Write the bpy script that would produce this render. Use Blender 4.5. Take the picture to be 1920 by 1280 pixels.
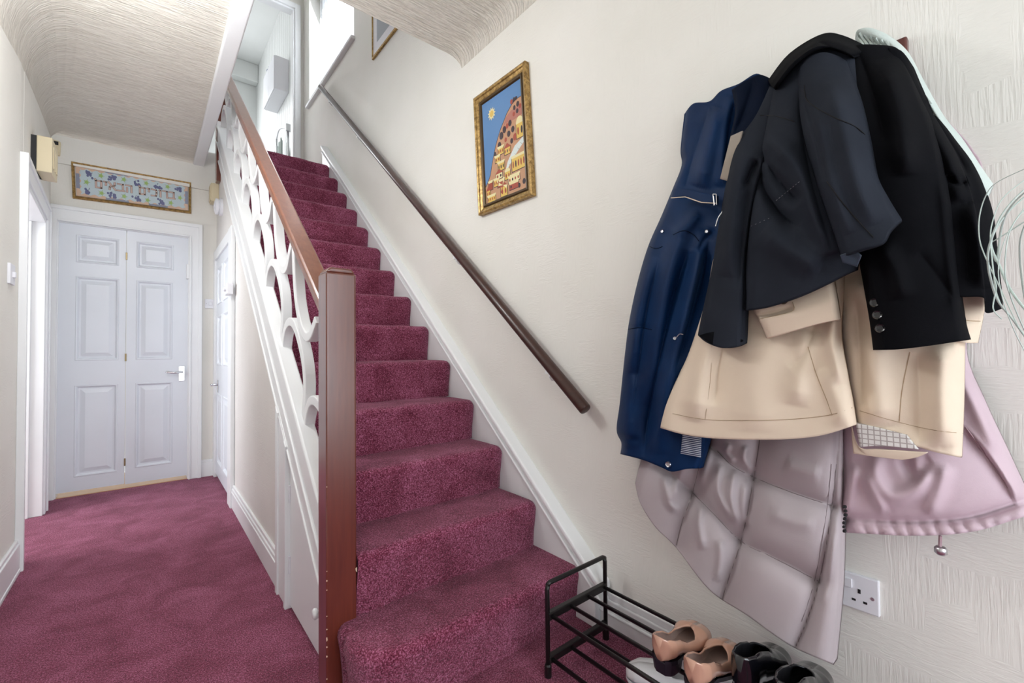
import bpy, bmesh, math, random
import numpy as np
from mathutils import Vector, Matrix
random.seed(7); np.random.seed(7)
scene = bpy.context.scene
for o in list(bpy.data.objects): bpy.data.objects.remove(o)
COL = scene.collection
# ---------------------------------------------------------------- camera
FPX, YAW, PITCH, ROLL, CH = 831.66, 0.6889, 0.0212, -0.0095, 1.0214
_f = Vector((math.sin(YAW)*math.cos(PITCH), math.cos(YAW)*math.cos(PITCH), math.sin(PITCH)))
_r = Vector((math.cos(YAW), -math.sin(YAW), 0)); _u = _r.cross(_f)
CR = _r*math.cos(ROLL)+_u*math.sin(ROLL); CU = -_r*math.sin(ROLL)+_u*math.cos(ROLL); CF = _f
cam = bpy.data.cameras.new('camera'); camo = bpy.data.objects.new('camera', cam); COL.objects.link(camo)
cam.sensor_width = 36; cam.lens = FPX/1920*36; cam.clip_start = .02; cam.clip_end = 60
camo.matrix_world = Matrix(((CR.x, CU.x, -CF.x, 0), (CR.y, CU.y, -CF.y, 0), (CR.z, CU.z, -CF.z, CH), (0, 0, 0, 1)))
scene.camera = camo
# ---------------------------------------------------------------- colour, world, lights
scene.view_settings.view_transform = 'Standard'; scene.view_settings.look = 'None'
scene.view_settings.gamma = 1; scene.view_settings.exposure = 0.5
scene.view_settings.use_curve_mapping = False
w = bpy.data.worlds.new('daylight'); scene.world = w; w.use_nodes = True
w.node_tree.nodes['Background'].inputs[0].default_value = (.86, .93, 1, 1)
w.node_tree.nodes['Background'].inputs[1].default_value = 1.2
def area(name, loc, to, sx, sy, power, col=(1, 1, 1), spread=180):
    l = bpy.data.lights.new(name, 'AREA'); l.shape = 'RECTANGLE'; l.size = sx; l.size_y = sy; l.energy = power; l.color = col
    l.spread = math.radians(spread)
    o = bpy.data.objects.new(name, l); COL.objects.link(o); o.location = loc
    o.rotation_euler = (Vector(to)-Vector(loc)).to_track_quat('-Z', 'Y').to_euler(); return o
area('daylight_front_door', (.5, -1.66, 1.35), (.45, 2, 1.2), 1.6, 2.0, 33, (.88, .945, 1))
area('daylight_stair_window', (1.62, 4.39, 4.3), (0, 4.2, 3.6), 1.2, 1.1, 26, (.90, .95, 1))
area('side_room_fill', (-1.9, 3.6, 1.5), (.4, 3.6, 1.2), 1.4, 1.5, 40, (.90, .95, 1))  # added fill inside the closed side room, softly brightens the hall
area('bathroom_daylight', (.05, 7.45, 4.35), (1.3, 4.0, 3.5), 1.0, 1.0, 24, (.95, .97, 1))
def bulb(name, loc, power, col, r):
    l = bpy.data.lights.new(name, 'POINT'); l.energy = power; l.color = col; l.shadow_soft_size = r
    o = bpy.data.objects.new(name, l); COL.objects.link(o); o.location = loc; return o
bulb('hall_fill_bulb', (-.2, 2.0, 2.25), 23, (.94, .965, 1), .10)  # added fill light to lift the left hall and ceiling, source unseen
bulb('landing_fill_bulb', (.2, 3.2, 4.6), 6, (.90, .95, 1), .15)  # added fill light over the upper stairs, source unseen

# ---------------------------------------------------------------- pixel -> world helpers
CAMP = Vector((0, 0, CH))
def ray(u, v): return CF+CR*((u-960)/FPX)+CU*((640-v)/FPX)
def un(u, v, x=None, y=None, z=None):
    d = ray(u, v)
    t = x/d.x if x is not None else (y/d.y if y is not None else (z-CH)/d.z)
    return d*t+CAMP
NCR, NCU, NCF = np.array(CR), np.array(CU), np.array(CF)
def un_x(U, V, X):
    d = NCF+NCR*((U-960)/FPX)[..., None]+NCU*((640-V)/FPX)[..., None]
    P = d*(X/d[..., 0])[..., None]; P[..., 2] += CH; return P

# ---------------------------------------------------------------- object helpers
def put(o, parent=None, label=None, cat=None, group=None, kind=None):
    if parent: o.parent = parent
    if label: o['label'] = label
    if cat: o['category'] = cat
    if group: o['group'] = group
    if kind: o['kind'] = kind
    return o
def thing(name, label, cat, loc=(0, 0, 0), group=None, kind=None):
    o = bpy.data.objects.new(name, None); COL.objects.link(o); o.location = loc; o.empty_display_size = .05
    return put(o, None, label, cat, group, kind)
def shift(me, parent):
    # meshes are written in world coordinates; move them into the space of the unrotated parents
    off = Vector((0, 0, 0)); p = parent
    while p: off += p.location; p = p.parent
    if off.length: me.transform(Matrix.Translation(-off))
JR = random.Random(5)
class MB:
    def __init__(s): s.v = []; s.f = []; s.m = []
    def add(s, vs, fs, mi=0):
        b = len(s.v); s.v += [tuple(v) for v in vs]; s.f += [tuple(i+b for i in f) for f in fs]; s.m += [mi]*len(fs); return s
    def box(s, x0, x1, y0, y1, z0, z1, mi=0):
        e = JR.uniform(0, .0005); x0 -= e; x1 += e; y0 -= e; y1 += e; z0 -= e; z1 += e
        vs = [(x, y, z) for z in (z0, z1) for y in (y0, y1) for x in (x0, x1)]
        return s.add(vs, [(0, 2, 3, 1), (4, 5, 7, 6), (0, 1, 5, 4), (2, 6, 7, 3), (0, 4, 6, 2), (1, 3, 7, 5)], mi)
    def prism(s, poly, f, a, b, mi=0):
        # poly 2d points, f(p, q, h) -> 3d, extruded h from a to b
        n = len(poly); e = JR.uniform(0, .0005); a -= e; b += e
        vs = [f(p[0], p[1], a) for p in poly]+[f(p[0], p[1], b) for p in poly]
        fs = [tuple(range(n))[::-1], tuple(range(n, 2*n))]+[(i, (i+1) % n, n+(i+1) % n, n+i) for i in range(n)]
        return s.add(vs, fs, mi)
    def tube(s, pts, r, n=8, mi=0, caps=True):
        pts = [Vector(p) for p in pts]; rs = r if isinstance(r, (list, tuple)) else [r]*len(pts)
        vs = []; nrm = None
        for i, p in enumerate(pts):
            t = (pts[min(i+1, len(pts)-1)]-pts[max(i-1, 0)])
            t = t.normalized() if t.length else Vector((0, 0, 1))
            if nrm is None:
                a = Vector((0, 0, 1)) if abs(t.z) < .9 else Vector((1, 0, 0)); nrm = (a-t*a.dot(t)).normalized()
            else:
                q = nrm-t*nrm.dot(t); nrm = q.normalized() if q.length > 1e-6 else nrm
            bn = t.cross(nrm)
            for k in range(n):
                c = 2*math.pi*k/n; vs.append(p+(nrm*math.cos(c)+bn*math.sin(c))*rs[i])
        fs = [(i*n+k, i*n+(k+1) % n, (i+1)*n+(k+1) % n, (i+1)*n+k) for i in range(len(pts)-1) for k in range(n)]
        if caps: fs += [tuple(range(n))[::-1], tuple(range((len(pts)-1)*n, len(pts)*n))]
        return s.add(vs, fs, mi)
    def lathe(s, prof, f, n=20, mi=0):
        # prof list of (r, h); f(a, b, h) -> 3d
        vs = [f(r*math.cos(2*math.pi*k/n), r*math.sin(2*math.pi*k/n), h) for r, h in prof for k in range(n)]
        m = len(prof)
        fs = [(i*n+k, i*n+(k+1) % n, (i+1)*n+(k+1) % n, (i+1)*n+k) for i in range(m-1) for k in range(n)]
        fs += [tuple(range(n))[::-1], tuple(range((m-1)*n, m*n))]
        return s.add(vs, fs, mi)
    def grid(s, P, mi=0, flip=False):
        nv, nu = P.shape[:2]
        fs = []
        for j in range(nv-1):
            for i in range(nu-1):
                q = (j*nu+i, j*nu+i+1, (j+1)*nu+i+1, (j+1)*nu+i); fs.append(q[::-1] if flip else q)
        return s.add(P.reshape(-1, 3).tolist(), fs, mi)
    def build(s, name, mat, parent=None, smooth=False, bevel=0, seg=2, label=None, cat=None, group=None, kind=None, fix=True, sub=0):
        me = bpy.data.meshes.new(name); me.from_pydata(s.v, [], s.f); me.update()
        for m in (mat if isinstance(mat, (list, tuple)) else [mat]): me.materials.append(m)
        if any(s.m): me.polygons.foreach_set('material_index', s.m)
        if fix:
            bm = bmesh.new(); bm.from_mesh(me); bmesh.ops.recalc_face_normals(bm, faces=bm.faces); bm.to_mesh(me); bm.free()
        if smooth: me.polygons.foreach_set('use_smooth', [True]*len(me.polygons))
        shift(me, parent)
        o = bpy.data.objects.new(name, me); COL.objects.link(o)
        if bevel:
            b = o.modifiers.new('bevel', 'BEVEL'); b.width = bevel; b.segments = seg; b.limit_method = 'ANGLE'; b.angle_limit = math.radians(40)
            b.harden_normals = False
        if sub:
            b = o.modifiers.new('sub', 'SUBSURF'); b.levels = sub; b.render_levels = sub
        return put(o, parent, label, cat, group, kind)
def struct(mb, name, mat, parent=None, **k): return mb.build(name, mat, parent, kind='structure' if parent is None else None, **k)
def fx(p, q, h): return (h, p, q)      # plane (y,z), extruded along x
def fy(p, q, h): return (p, h, q)      # plane (x,z), extruded along y
def fz(p, q, h): return (p, q, h)
def spline(pts, n=8, closed=False):
    pts = [np.array(p, float) for p in pts]; out = []
    m = len(pts)
    for i in range(m-1):
        p0 = pts[max(i-1, 0)]; p1 = pts[i]; p2 = pts[i+1]; p3 = pts[min(i+2, m-1)]
        for k in range(n):
            t = k/n
            out.append(.5*((2*p1)+(-p0+p2)*t+(2*p0-5*p1+4*p2-p3)*t*t+(-p0+3*p1-3*p2+p3)*t**3))
    out.append(pts[-1]); return np.array(out)
def resample(P, n):
    P = np.array(P, float); d = np.r_[0, np.cumsum(np.linalg.norm(np.diff(P, axis=0), axis=1))]
    t = np.linspace(0, d[-1], n); return np.stack([np.interp(t, d, P[:, k]) for k in range(P.shape[1])], -1)

# ---------------------------------------------------------------- materials
MATS = {}
def mat(name, col, rough=.6, metal=0, sheen=0, sheen_tint=None, coat=0, spec=.5, trans=0):
    m = bpy.data.materials.new(name); m.use_nodes = True; b = m.node_tree.nodes['Principled BSDF']
    b.inputs['Base Color'].default_value = (*col, 1); b.inputs['Roughness'].default_value = rough; b.inputs['Metallic'].default_value = metal
    b.inputs['Sheen Weight'].default_value = sheen
    if sheen_tint: b.inputs['Sheen Tint'].default_value = (*sheen_tint, 1)
    b.inputs['Coat Weight'].default_value = coat; b.inputs['Coat Roughness'].default_value = .12
    b.inputs['Specular IOR Level'].default_value = spec; b.inputs['Transmission Weight'].default_value = trans
    MATS[name] = m; return m
class NT:
    def __init__(s, m): s.m = m; s.t = m.node_tree; s.b = s.t.nodes['Principled BSDF']
    def n(s, typ, **k):
        x = s.t.nodes.new(typ)
        for a, v in k.items(): setattr(x, a, v)
        return x
    def l(s, a, b): s.t.links.new(a, b)
    def pos(s):
        g = s.n('ShaderNodeNewGeometry'); return g.outputs['Position']
    def math(s, op, a, b=None, c=None):
        x = s.n('ShaderNodeMath', operation=op)
        for i, v in enumerate((a, b, c)):
            if v is None: continue
            if isinstance(v, (int, float)): x.inputs[i].default_value = v
            else: s.l(v, x.inputs[i])
        return x.outputs[0]
    def sep(s, v):
        x = s.n('ShaderNodeSeparateXYZ'); s.l(v, x.inputs[0]); return x.outputs
    def comb(s, a, b, c=0):
        x = s.n('ShaderNodeCombineXYZ')
        for i, v in enumerate((a, b, c)):
            if isinstance(v, (int, float)): x.inputs[i].default_value = v
            else: s.l(v, x.inputs[i])
        return x.outputs[0]
    def scale(s, v, sc):
        x = s.n('ShaderNodeVectorMath', operation='MULTIPLY'); s.l(v, x.inputs[0]); x.inputs[1].default_value = sc; return x.outputs[0]
    def noise(s, v, sc, det=2, rough=.5, dist=0):
        x = s.n('ShaderNodeTexNoise'); s.l(v, x.inputs['Vector']); x.inputs['Scale'].default_value = sc
        x.inputs['Detail'].default_value = det; x.inputs['Roughness'].default_value = rough; x.inputs['Distortion'].default_value = dist
        return x.outputs['Fac']
    def ramp(s, f, stops):
        x = s.n('ShaderNodeValToRGB'); s.l(f, x.inputs[0]); e = x.color_ramp.elements
        while len(e) < len(stops): e.new(.5)
        for i, (p, c) in enumerate(stops): e[i].position = p; e[i].color = (*c, 1)
        return x.outputs[0]
    def mixf(s, f, a, b):
        x = s.n('ShaderNodeMix', data_type='FLOAT'); s.l(f, x.inputs[0]); s.l(a, x.inputs[2]); s.l(b, x.inputs[3]); return x.outputs[0]
    def bump(s, h, strength, dist):
        x = s.n('ShaderNodeBump'); s.l(h, x.inputs['Height']); x.inputs['Strength'].default_value = strength; x.inputs['Distance'].default_value = dist
        s.l(x.outputs[0], s.b.inputs['Normal'])
    def color(s, c): s.l(c, s.b.inputs['Base Color'])

def wallpaper(name, c1, c2, strength=.23):
    m = mat(name, c1, .75, spec=.25); N = NT(m); x, y, z = N.sep(N.pos())
    u = N.math('ADD', x, y); base = N.comb(u, z)
    wob = N.noise(base, 9, 2)
    cu = N.math('FLOOR', N.math('MULTIPLY_ADD', wob, .7, N.math('MULTIPLY', u, 13)))
    cv = N.math('FLOOR', N.math('MULTIPLY_ADD', wob, .7, N.math('MULTIPLY', z, 12)))
    wn = N.n('ShaderNodeTexWhiteNoise', noise_dimensions='2D'); N.l(N.comb(cu, cv), wn.inputs['Vector'])
    sel = N.math('GREATER_THAN', wn.outputs['Value'], .5)
    nv = N.noise(N.scale(base, (170, 12, 1)), 1, 2, .55, .5); nh = N.noise(N.scale(base, (22, 120, 1)), 1, 2, .55, 1.2)
    h = N.mixf(sel, nv, nh)
    N.bump(h, strength, .006)
    big = N.noise(base, 2.2, 3); N.color(N.ramp(big, [(.3, c1), (.7, c2)]))
    return m
M_WALL = wallpaper('cream_brushed_wallpaper', (.765, .75, .695), (.805, .79, .745))
M_WALLN = wallpaper('hall_end_wallpaper', (.79, .77, .715), (.83, .81, .76), .25)
M_SPAN = wallpaper('under_stair_wallpaper', (.74, .71, .68), (.785, .755, .73), .25)
def ceiling_mat():
    m = mat('combed_ceiling', (.76, .68, .57), .8, spec=.2); N = NT(m); x, y, z = N.sep(N.pos())
    yy = N.math('ADD', y, z); v = N.comb(x, yy)
    n1 = N.noise(N.scale(v, (6, 105, 1)), 1, 3, .6, .9); n2 = N.noise(N.scale(v, (14, 200, 1)), 1, 2, .5, .6)
    h = N.math('ADD', N.math('MULTIPLY', n1, .7), N.math('MULTIPLY', n2, .3))
    N.bump(h, 1.0, .028)
    N.color(N.ramp(n1, [(.32, (.80, .74, .645)), (.6, (.90, .855, .77))])); return m
M_CEIL = ceiling_mat()
def carpet(name, d, c, l):
    m = mat(name, c, .95, sheen=.25, sheen_tint=(.85, .66, .78), spec=.1); N = NT(m); p = N.pos()
    n1 = N.noise(p, 230, 2, .7); n2 = N.noise(p, 5, 3, .6, .8); n3 = N.noise(p, 95, 2, .6)
    f = N.math('ADD', N.math('MULTIPLY', n1, .72), N.math('ADD', N.math('MULTIPLY', n2, .22), N.math('MULTIPLY', n3, .06)))
    N.color(N.ramp(f, [(.38, d), (.5, c), (.63, l)])); N.bump(N.math('ADD', n1, n3), .9, .006)
    N.b.inputs['Sheen Roughness'].default_value = .45
    return m
M_CARPET = carpet('burgundy_carpet', (.085, .011, .026), (.225, .042, .080), (.54, .185, .31))
def paint(name, col, rough=.35, bump=.05):
    m = mat(name, col, rough, spec=.45); N = NT(m); n = N.noise(N.pos(), 60, 3); N.bump(n, bump, .003)
    N.color(N.ramp(N.noise(N.pos(), 3, 2), [(.3, tuple(c*.96 for c in col)), (.7, col)])); return m
M_WHITE = paint('white_gloss_paint', (.85, .86, .87)); M_DOOR = paint('white_door_paint', (.76, .79, .84), .32)
M_CREAM = paint('cream_plastic', (.72, .62, .42), .45); M_PLAST = paint('white_plastic', (.80, .80, .84), .35, .01)
M_DARK = paint('dark_slot', (.01, .01, .012), .6, 0); M_GREYW = paint('bathroom_white', (.77, .785, .775), .4)
def wood(name, a, b, rough, axis=(40, 40, 2.5), coat=.5):
    m = mat(name, a, rough, coat=coat); N = NT(m); n = N.noise(N.scale(N.pos(), axis), 1, 4, .6, .5)
    n2 = N.noise(N.scale(N.pos(), tuple(3*q for q in axis)), 1, 2)
    N.color(N.ramp(N.math('ADD', N.math('MULTIPLY', n, .7), N.math('MULTIPLY', n2, .3)), [(.3, a), (.7, b)])); N.bump(n, .05, .002); return m
M_MAHOG = wood('mahogany', (.105, .018, .009), (.17, .034, .015), .30, coat=1.0)
M_MAHOG.node_tree.nodes['Principled BSDF'].inputs['Coat Roughness'].default_value = .22; M_MAHOG.node_tree.nodes['Principled BSDF'].inputs['Coat IOR'].default_value = 1.62
M_RAIL = wood('brown_rail_wood', (.17, .055, .028), (.25, .088, .045), .36, (40, 3, 40))
M_RAIL2 = wood('dark_handrail_wood', (.030, .011, .008), (.058, .020, .013), .36, (40, 3, 40), .15)
M_FLOORW = wood('oak_floor', (.55, .28, .12), (.70, .40, .2), .4, (4, 40, 4))
M_BOARD = wood('coat_rack_wood', (.07, .014, .012), (.11, .025, .02), .35, (40, 3, 40))
M_CHROME = mat('chrome', (.75, .75, .77), .12, 1); M_STEEL = mat('steel', (.6, .6, .62), .3, 1); M_BRASS = mat('antique_brass', (.26, .20, .11), .4, 1)
M_BLACKM = mat('black_tube', (.006, .005, .005), .38, spec=.5)
M_CHIP = mat('bare_wood_chip', (.75, .55, .4), .8)
def goldm():
    m = mat('gilt_frame', (.40, .24, .07), .38, .55); N = NT(m); n = N.noise(N.pos(), 55, 3, .7)
    N.color(N.ramp(n, [(.35, (.20, .115, .035)), (.65, (.55, .36, .13))])); N.bump(n, .25, .004); return m
M_GOLD = goldm(); M_GOLDD = mat('gilt_frame_dark', (.075, .045, .018), .35, .4)
def cloth(name, a, b, rough=.85, sheen=.1, weave=900, bumps=.12, tint=(1, 1, 1), spec=.25):
    m = mat(name, a, rough, sheen=sheen, sheen_tint=tint, spec=spec); N = NT(m); p = N.pos()
    n = N.noise(p, weave, 1); N.color(N.ramp(N.noise(p, 7, 3), [(.3, a), (.7, b)]))
    w2 = N.noise(p, 38, 3, .6)
    N.bump(N.math('ADD', N.math('MULTIPLY', n, .25), N.math('MULTIPLY', w2, .75)), bumps, .006); return m
M_NAVY = cloth('navy_shell_fabric', (.0020, .016, .060), (.0030, .024, .085), .55, 0, spec=.14)
M_NAVYL = cloth('navy_lining', (.002, .005, .014), (.003, .007, .02), .7, 0, spec=.06)
M_BLACK = cloth('black_wool', (.0035, .0037, .005), (.0055, .0057, .0072), .9, 0, spec=.06)
M_CHAR = cloth('charcoal_cloth', (.016, .019, .0265), (.022, .026, .036), .85, 0, spec=.08)
M_BEIGE = cloth('beige_cotton', (.715, .59, .46), (.765, .64, .51), .75, .05)
M_PUFF = cloth('mauve_grey_nylon', (.42, .37, .385), (.45, .395, .41), .66, .05, bumps=.15, spec=.2)
M_PINK = cloth('pale_pink_nylon', (.53, .405, .455), (.59, .455, .51), .55, .1, bumps=.15)
M_KNIT = cloth('mint_white_knit', (.47, .54, .51), (.56, .62, .59), .9, .1, 300, .3)
M_THREAD = mat('stitch_thread', (.002, .002, .003), .9); M_THREADL = mat('light_stitch', (.14, .14, .16), .9)
M_SEAMB = mat('beige_seam', (.40, .29, .18), .9); M_SEAMP = mat('mauve_seam', (.20, .165, .17), .9); M_SEAMK = mat('pink_seam', (.36, .24, .27), .9)
def striped():
    m = mat('striped_lining', (.02, .03, .08), .8); N = NT(m); x, y, z = N.sep(N.pos())
    f = N.math('SINE', N.math('MULTIPLY', z, 1250)); N.color(N.ramp(f, [(.45, (.015, .025, .07)), (.6, (.65, .68, .75))])); return m
M_STRIPE = striped()
def checked():
    m = mat('checked_lining', (.8, .78, .72), .8); N = NT(m); x, y, z = N.sep(N.pos())
    a = N.math('GREATER_THAN', N.math('SINE', N.math('MULTIPLY', z, 640)), .80); b = N.math('GREATER_THAN', N.math('SINE', N.math('MULTIPLY', y, 640)), .80)
    N.color(N.ramp(N.math('MAXIMUM', a, b), [(.2, (.78, .77, .74)), (.8, (.42, .38, .36))])); return m
M_CHECK = checked()
M_NUDE = mat('nude_patent', (.58, .33, .235), .12, coat=.8); M_NUDEIN = mat('nude_lining', (.42, .30, .26), .6); M_NUDED = mat('nude_leather_matt', (.34, .22, .18), .45)
M_SHOEK = mat('black_patent', (.004, .004, .006), .14, coat=.6); M_SHOEIN = mat('black_lining', (.006, .006, .009), .6); M_HEEL = mat('dark_heel', (.012, .010, .018), .4)
M_WSHOE = cloth('white_canvas', (.72, .73, .75), (.8, .8, .82), .8)
M_GRASS = mat('pale_green_blade', (.50, .60, .56), .45)
M_GLASS = mat('window_glass', (1, 1, 1), .02, trans=1); M_GLASS.node_tree.nodes['Principled BSDF'].inputs['IOR'].default_value = 1.02
def netm():
    m = mat('net_curtain', (.9, .92, .95), .9); t = m.node_tree; b = t.nodes['Principled BSDF']
    tr = t.nodes.new('ShaderNodeBsdfTranslucent'); tr.inputs[0].default_value = (.95, .97, 1, 1); tp = t.nodes.new('ShaderNodeBsdfTransparent')
    mx = t.nodes.new('ShaderNodeMixShader'); mx.inputs[0].default_value = .5; mx2 = t.nodes.new('ShaderNodeMixShader'); mx2.inputs[0].default_value = .45
    t.links.new(b.outputs[0], mx.inputs[1]); t.links.new(tr.outputs[0], mx.inputs[2]); t.links.new(mx.outputs[0], mx2.inputs[1]); t.links.new(tp.outputs[0], mx2.inputs[2])
    t.links.new(mx2.outputs[0], t.nodes['Material Output'].inputs[0]); return m
M_NET = netm()

# ================================================================ SETTING
XR = 1.325          # right wall face
SLOPE = .195/.2292; Y1 = 1.1625; GO = .2292; RI = .195
ZC = 2.62; ZL = 2.73; YD = 4.51; Y2 = 5.2; ZT = 5.25
XW = .455           # under-stair wall face
YB = -1.55
struct(MB().box(-2.4, 1.5, YB-.1, 4.53, -.1, 0), 'floor', M_CARPET)
# right wall with the stair window opening
mb = MB()
WY0, WY1, WZ0, WZ1 = 3.66, 4.98, 3.66, 4.85
mb.box(XR, XR+.2, YB-.1, WY0, -.1, ZT); mb.box(XR, XR+.2, WY1, 5.35, -.1, ZT)
mb.box(XR, XR+.2, WY0, WY1, -.1, WZ0); mb.box(XR, XR+.2, WY0, WY1, WZ1, ZT)
struct(mb, 'wall_right', M_WALL)
# left wall: straight to y=3.12, then running very slightly outwards, with the doorway to the side room
XL = -.475
mb = MB(); mb.box(XL-.12, XL, YB-.1, 3.12, 0, ZC+.1)
def xl(y): return XL if y < 3.12 else XL-(y-3.12)*.045
def lw(y0, y1, z0, z1, dx0=-.12, dx1=0):
    e = JR.uniform(0, .0006); y0 -= e; y1 += e; z1 += e; dx1 += e
    vs = [(xl(y)+dx, y, z) for z in (z0, z1) for y in (y0, y1) for dx in (dx0, dx1)]
    return vs, [(0, 2, 3, 1), (4, 5, 7, 6), (0, 1, 5, 4), (2, 6, 7, 3), (0, 4, 6, 2), (1, 3, 7, 5)]
DY0, DY1, DZ = 3.22, 4.13, 1.90
for a in ((3.12, DY0, 0, ZC+.1), (DY1, YD+.1, 0, ZC+.1), (DY0, DY1, DZ, ZC+.1)): mb.add(*lw(*a))
struct(mb, 'wall_left', M_WALLN)
mb = MB()      # door casing and jamb lining of the side doorway
for a in ((3.13, 3.22, 0, 1.985, 0, .022), (4.13, 4.22, 0, 1.985, 0, .022), (3.22, 4.13, 1.90, 1.985, 0, .022), (4.105, 4.135, 0, 1.90, -.16, .012), (3.215, 3.245, 0, 1.90, -.16, .012), (3.245, 4.105, 1.875, 1.905, -.16, .012),
          (4.09, 4.11, 0, 1.875, -.09, -.05), (3.115, 3.14, 0, 2.0, 0, .03), (4.21, 4.235, 0, 2.0, 0, .03), (3.115, 4.235, 1.975, 2.0, 0, .03)): mb.add(*lw(*a))
struct(mb, 'trim_1', M_WHITE, bevel=.003)
mb = MB(); mb.box(XL, XL+.018, YB, 3.115, 0, .135); mb.box(XL, XL+.012, YB, 3.115, .135, .152); mb.box(XL, XL+.022, YB, 3.115, 0, .02)
struct(mb, 'baseboard_left', M_WHITE, bevel=.004)
# the side room beyond that doorway, lit only by an added fill light
mb = MB(); mb.box(-2.5, -2.4, 2.2, 5, 0, 2.7); mb.box(-2.4, -.6, 2.1, 2.2, 0, 2.7); mb.box(-2.4, -.6, 4.9, 5, 0, 2.7); mb.box(-2.4, -.6, 2.1, 5, 2.6, 2.7); mb.box(-2.4, -.5, 4.53, 5, -.1, 0)
struct(mb, 'wall_side_room', M_WALLN)
# end wall downstairs
DL, DR, DH = -.500, .266, 1.985
mb = MB(); mb.box(-.7, DL, YD, YD+.12, 0, ZC+.1); mb.box(DR, XW+.1, YD, YD+.12, 0, ZC+.1); mb.box(DL, DR, YD, YD+.12, DH, ZC+.1)
struct(mb, 'wall_end', M_WALLN)
mb = MB()
for (a, b, z0, z1, d) in ((DR, DR+.078, 0, 2.085, .02), (DR+.062, DR+.088, 0, 2.098, .03), (DL-.035, DL, 0, 2.085, .02), (DL-.035, DR+.078, DH, 2.085, .02), (DL-.035, DR+.088, 2.07, 2.098, .03), (DR, DR+.014, 0, DH+.01, .028), (DL, DR, DH, DH+.014, .028)):
    mb.box(a, b, YD-d, YD, z0, z1)
mb.box(DL-.012, DL+.006, YD, YD+.1, 0, DH); mb.box(DR-.006, DR+.01, YD, YD+.1, 0, DH); mb.box(DL, DR, YD, YD+.1, DH-.006, DH+.01)
struct(mb, 'trim_2', M_WHITE, bevel=.004)
struct(MB().box(DL, DR, YD+.004, YD+.6, -.05, .004), 'floor_threshold', M_FLOORW)
struct(MB().box(-.9, .6, YD+.9, YD+1.0, -.05, 2.2), 'wall_beyond_door', M_WALLN)
mb = MB(); mb.box(DR+.088, XW, YD-.016, YD, 0, .12); mb.box(DR+.088, XW, YD-.011, YD, .12, .14)
struct(mb, 'baseboard_end', M_WHITE, bevel=.003)
# ceiling of the hall (left of the stairwell and over the front half) with a papered cove on the outer walls
XF = .30
def cove(p0, p1, ax, r, rz):   # strip of quarter-ellipse profile; ax = inward direction
    prof = [(r*(1-math.cos(t)), rz*(math.sin(t)-1)) for t in np.linspace(0, math.pi/2, 9)]
    return prof
mb = MB()
Yc = 2.02
mb.box(-.75, XF, YB-.1, YD+.1, ZC, ZL-.003)
mb.box(XF, XR+.1, YB-.1, Yc, ZC, ZL-.003)
P = []
for y in (YB-.1, 2.4, 2.7, 3.12, 3.4, 3.7, 4.0, 4.3, YD):
    k_ = min(1, max(0, (y-2.6)/1.9)); P.append([(xl(y)-.002+a, y, ZC+b) for a, b in cove(0, 0, 0, .24-.17*k_, .28-.215*k_)])
mb.grid(np.array(P))
P = []
for x in (-.6, XF): P.append([(x, YD+.002-a, ZC+b) for a, b in cove(0, 0, 0, .10, .055)])
mb.grid(np.array(P))
P = []
for y in (YB-.1, Yc): P.append([(XR+.002-a, y, ZC+b) for a, b in cove(0, 0, 0, .10, .06)])
mb.grid(np.array(P))
co = struct(mb, 'ceiling', M_CEIL, fix=False)
mb = MB(); mb.box(XF-.012, XF+.062, YB, YD, ZC-.022, ZL); mb.box(XF, XF+.05, YB, YD, ZC-.032, ZC-.02)
struct(MB().box(XF-.012, XF+.062, Yc, YD, ZC-.028, ZL+.02), 'trim_3', M_WHITE, bevel=.008, seg=3)
# cornice line on end wall
struct(MB().box(-.49, .16, YD-.006, YD, ZC-.075, ZC-.045), 'trim_4', M_WALLN, bevel=.002)
# upper floor shell
mb = MB(); mb.box(-.6, XR+.2, Yc-.12, Yc-.02, ZL, ZT)
struct(mb, 'wall_upper_front', M_WALL)
struct(MB().box(-.85, -.75, Yc-.12, Y2, ZL-.1, ZT), 'wall_upper_left', M_WALL)
struct(MB().box(-.85, XR+.2, Yc-.12, Y2+.1, ZT-.05, ZT+.05), 'ceiling_upper', M_WALL)
struct(MB().box(-.75, XF+.05, Yc, Y2, ZL-.002, ZL), 'floor_upper', M_CARPET)
struct(MB().box(-.75, XR+.1, YD-.02, Y2+.1, 2.40, ZL-.004), 'floor_landing', M_WALL)
# upper end wall with bathroom doorway
BX0, BX1, BH = .42, 1.235, 4.80
mb = MB(); mb.box(-.75, BX0, Y2, Y2+.1, ZL, ZT); mb.box(BX1, XR+.2, Y2, Y2+.1, ZL, ZT); mb.box(BX0, BX1, Y2, Y2+.1, BH, ZT)
struct(mb, 'wall_upper_end', M_WALL)
mb = MB(); mb.box(BX1-.002, BX1+.055, Y2-.02, Y2, ZL, BH+.055); mb.box(BX0-.055, BX0, Y2-.02, Y2, ZL, BH+.055); mb.box(BX0, BX1, Y2-.02, Y2, BH, BH+.055)
mb.box(BX1-.02, BX1, Y2, Y2+.1, ZL, BH); mb.box(BX0, BX0+.02, Y2, Y2+.1, ZL, BH); mb.box(BX0, BX1, Y2, Y2+.1, BH-.02, BH)
struct(mb, 'trim_5', M_WHITE, bevel=.004)
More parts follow.
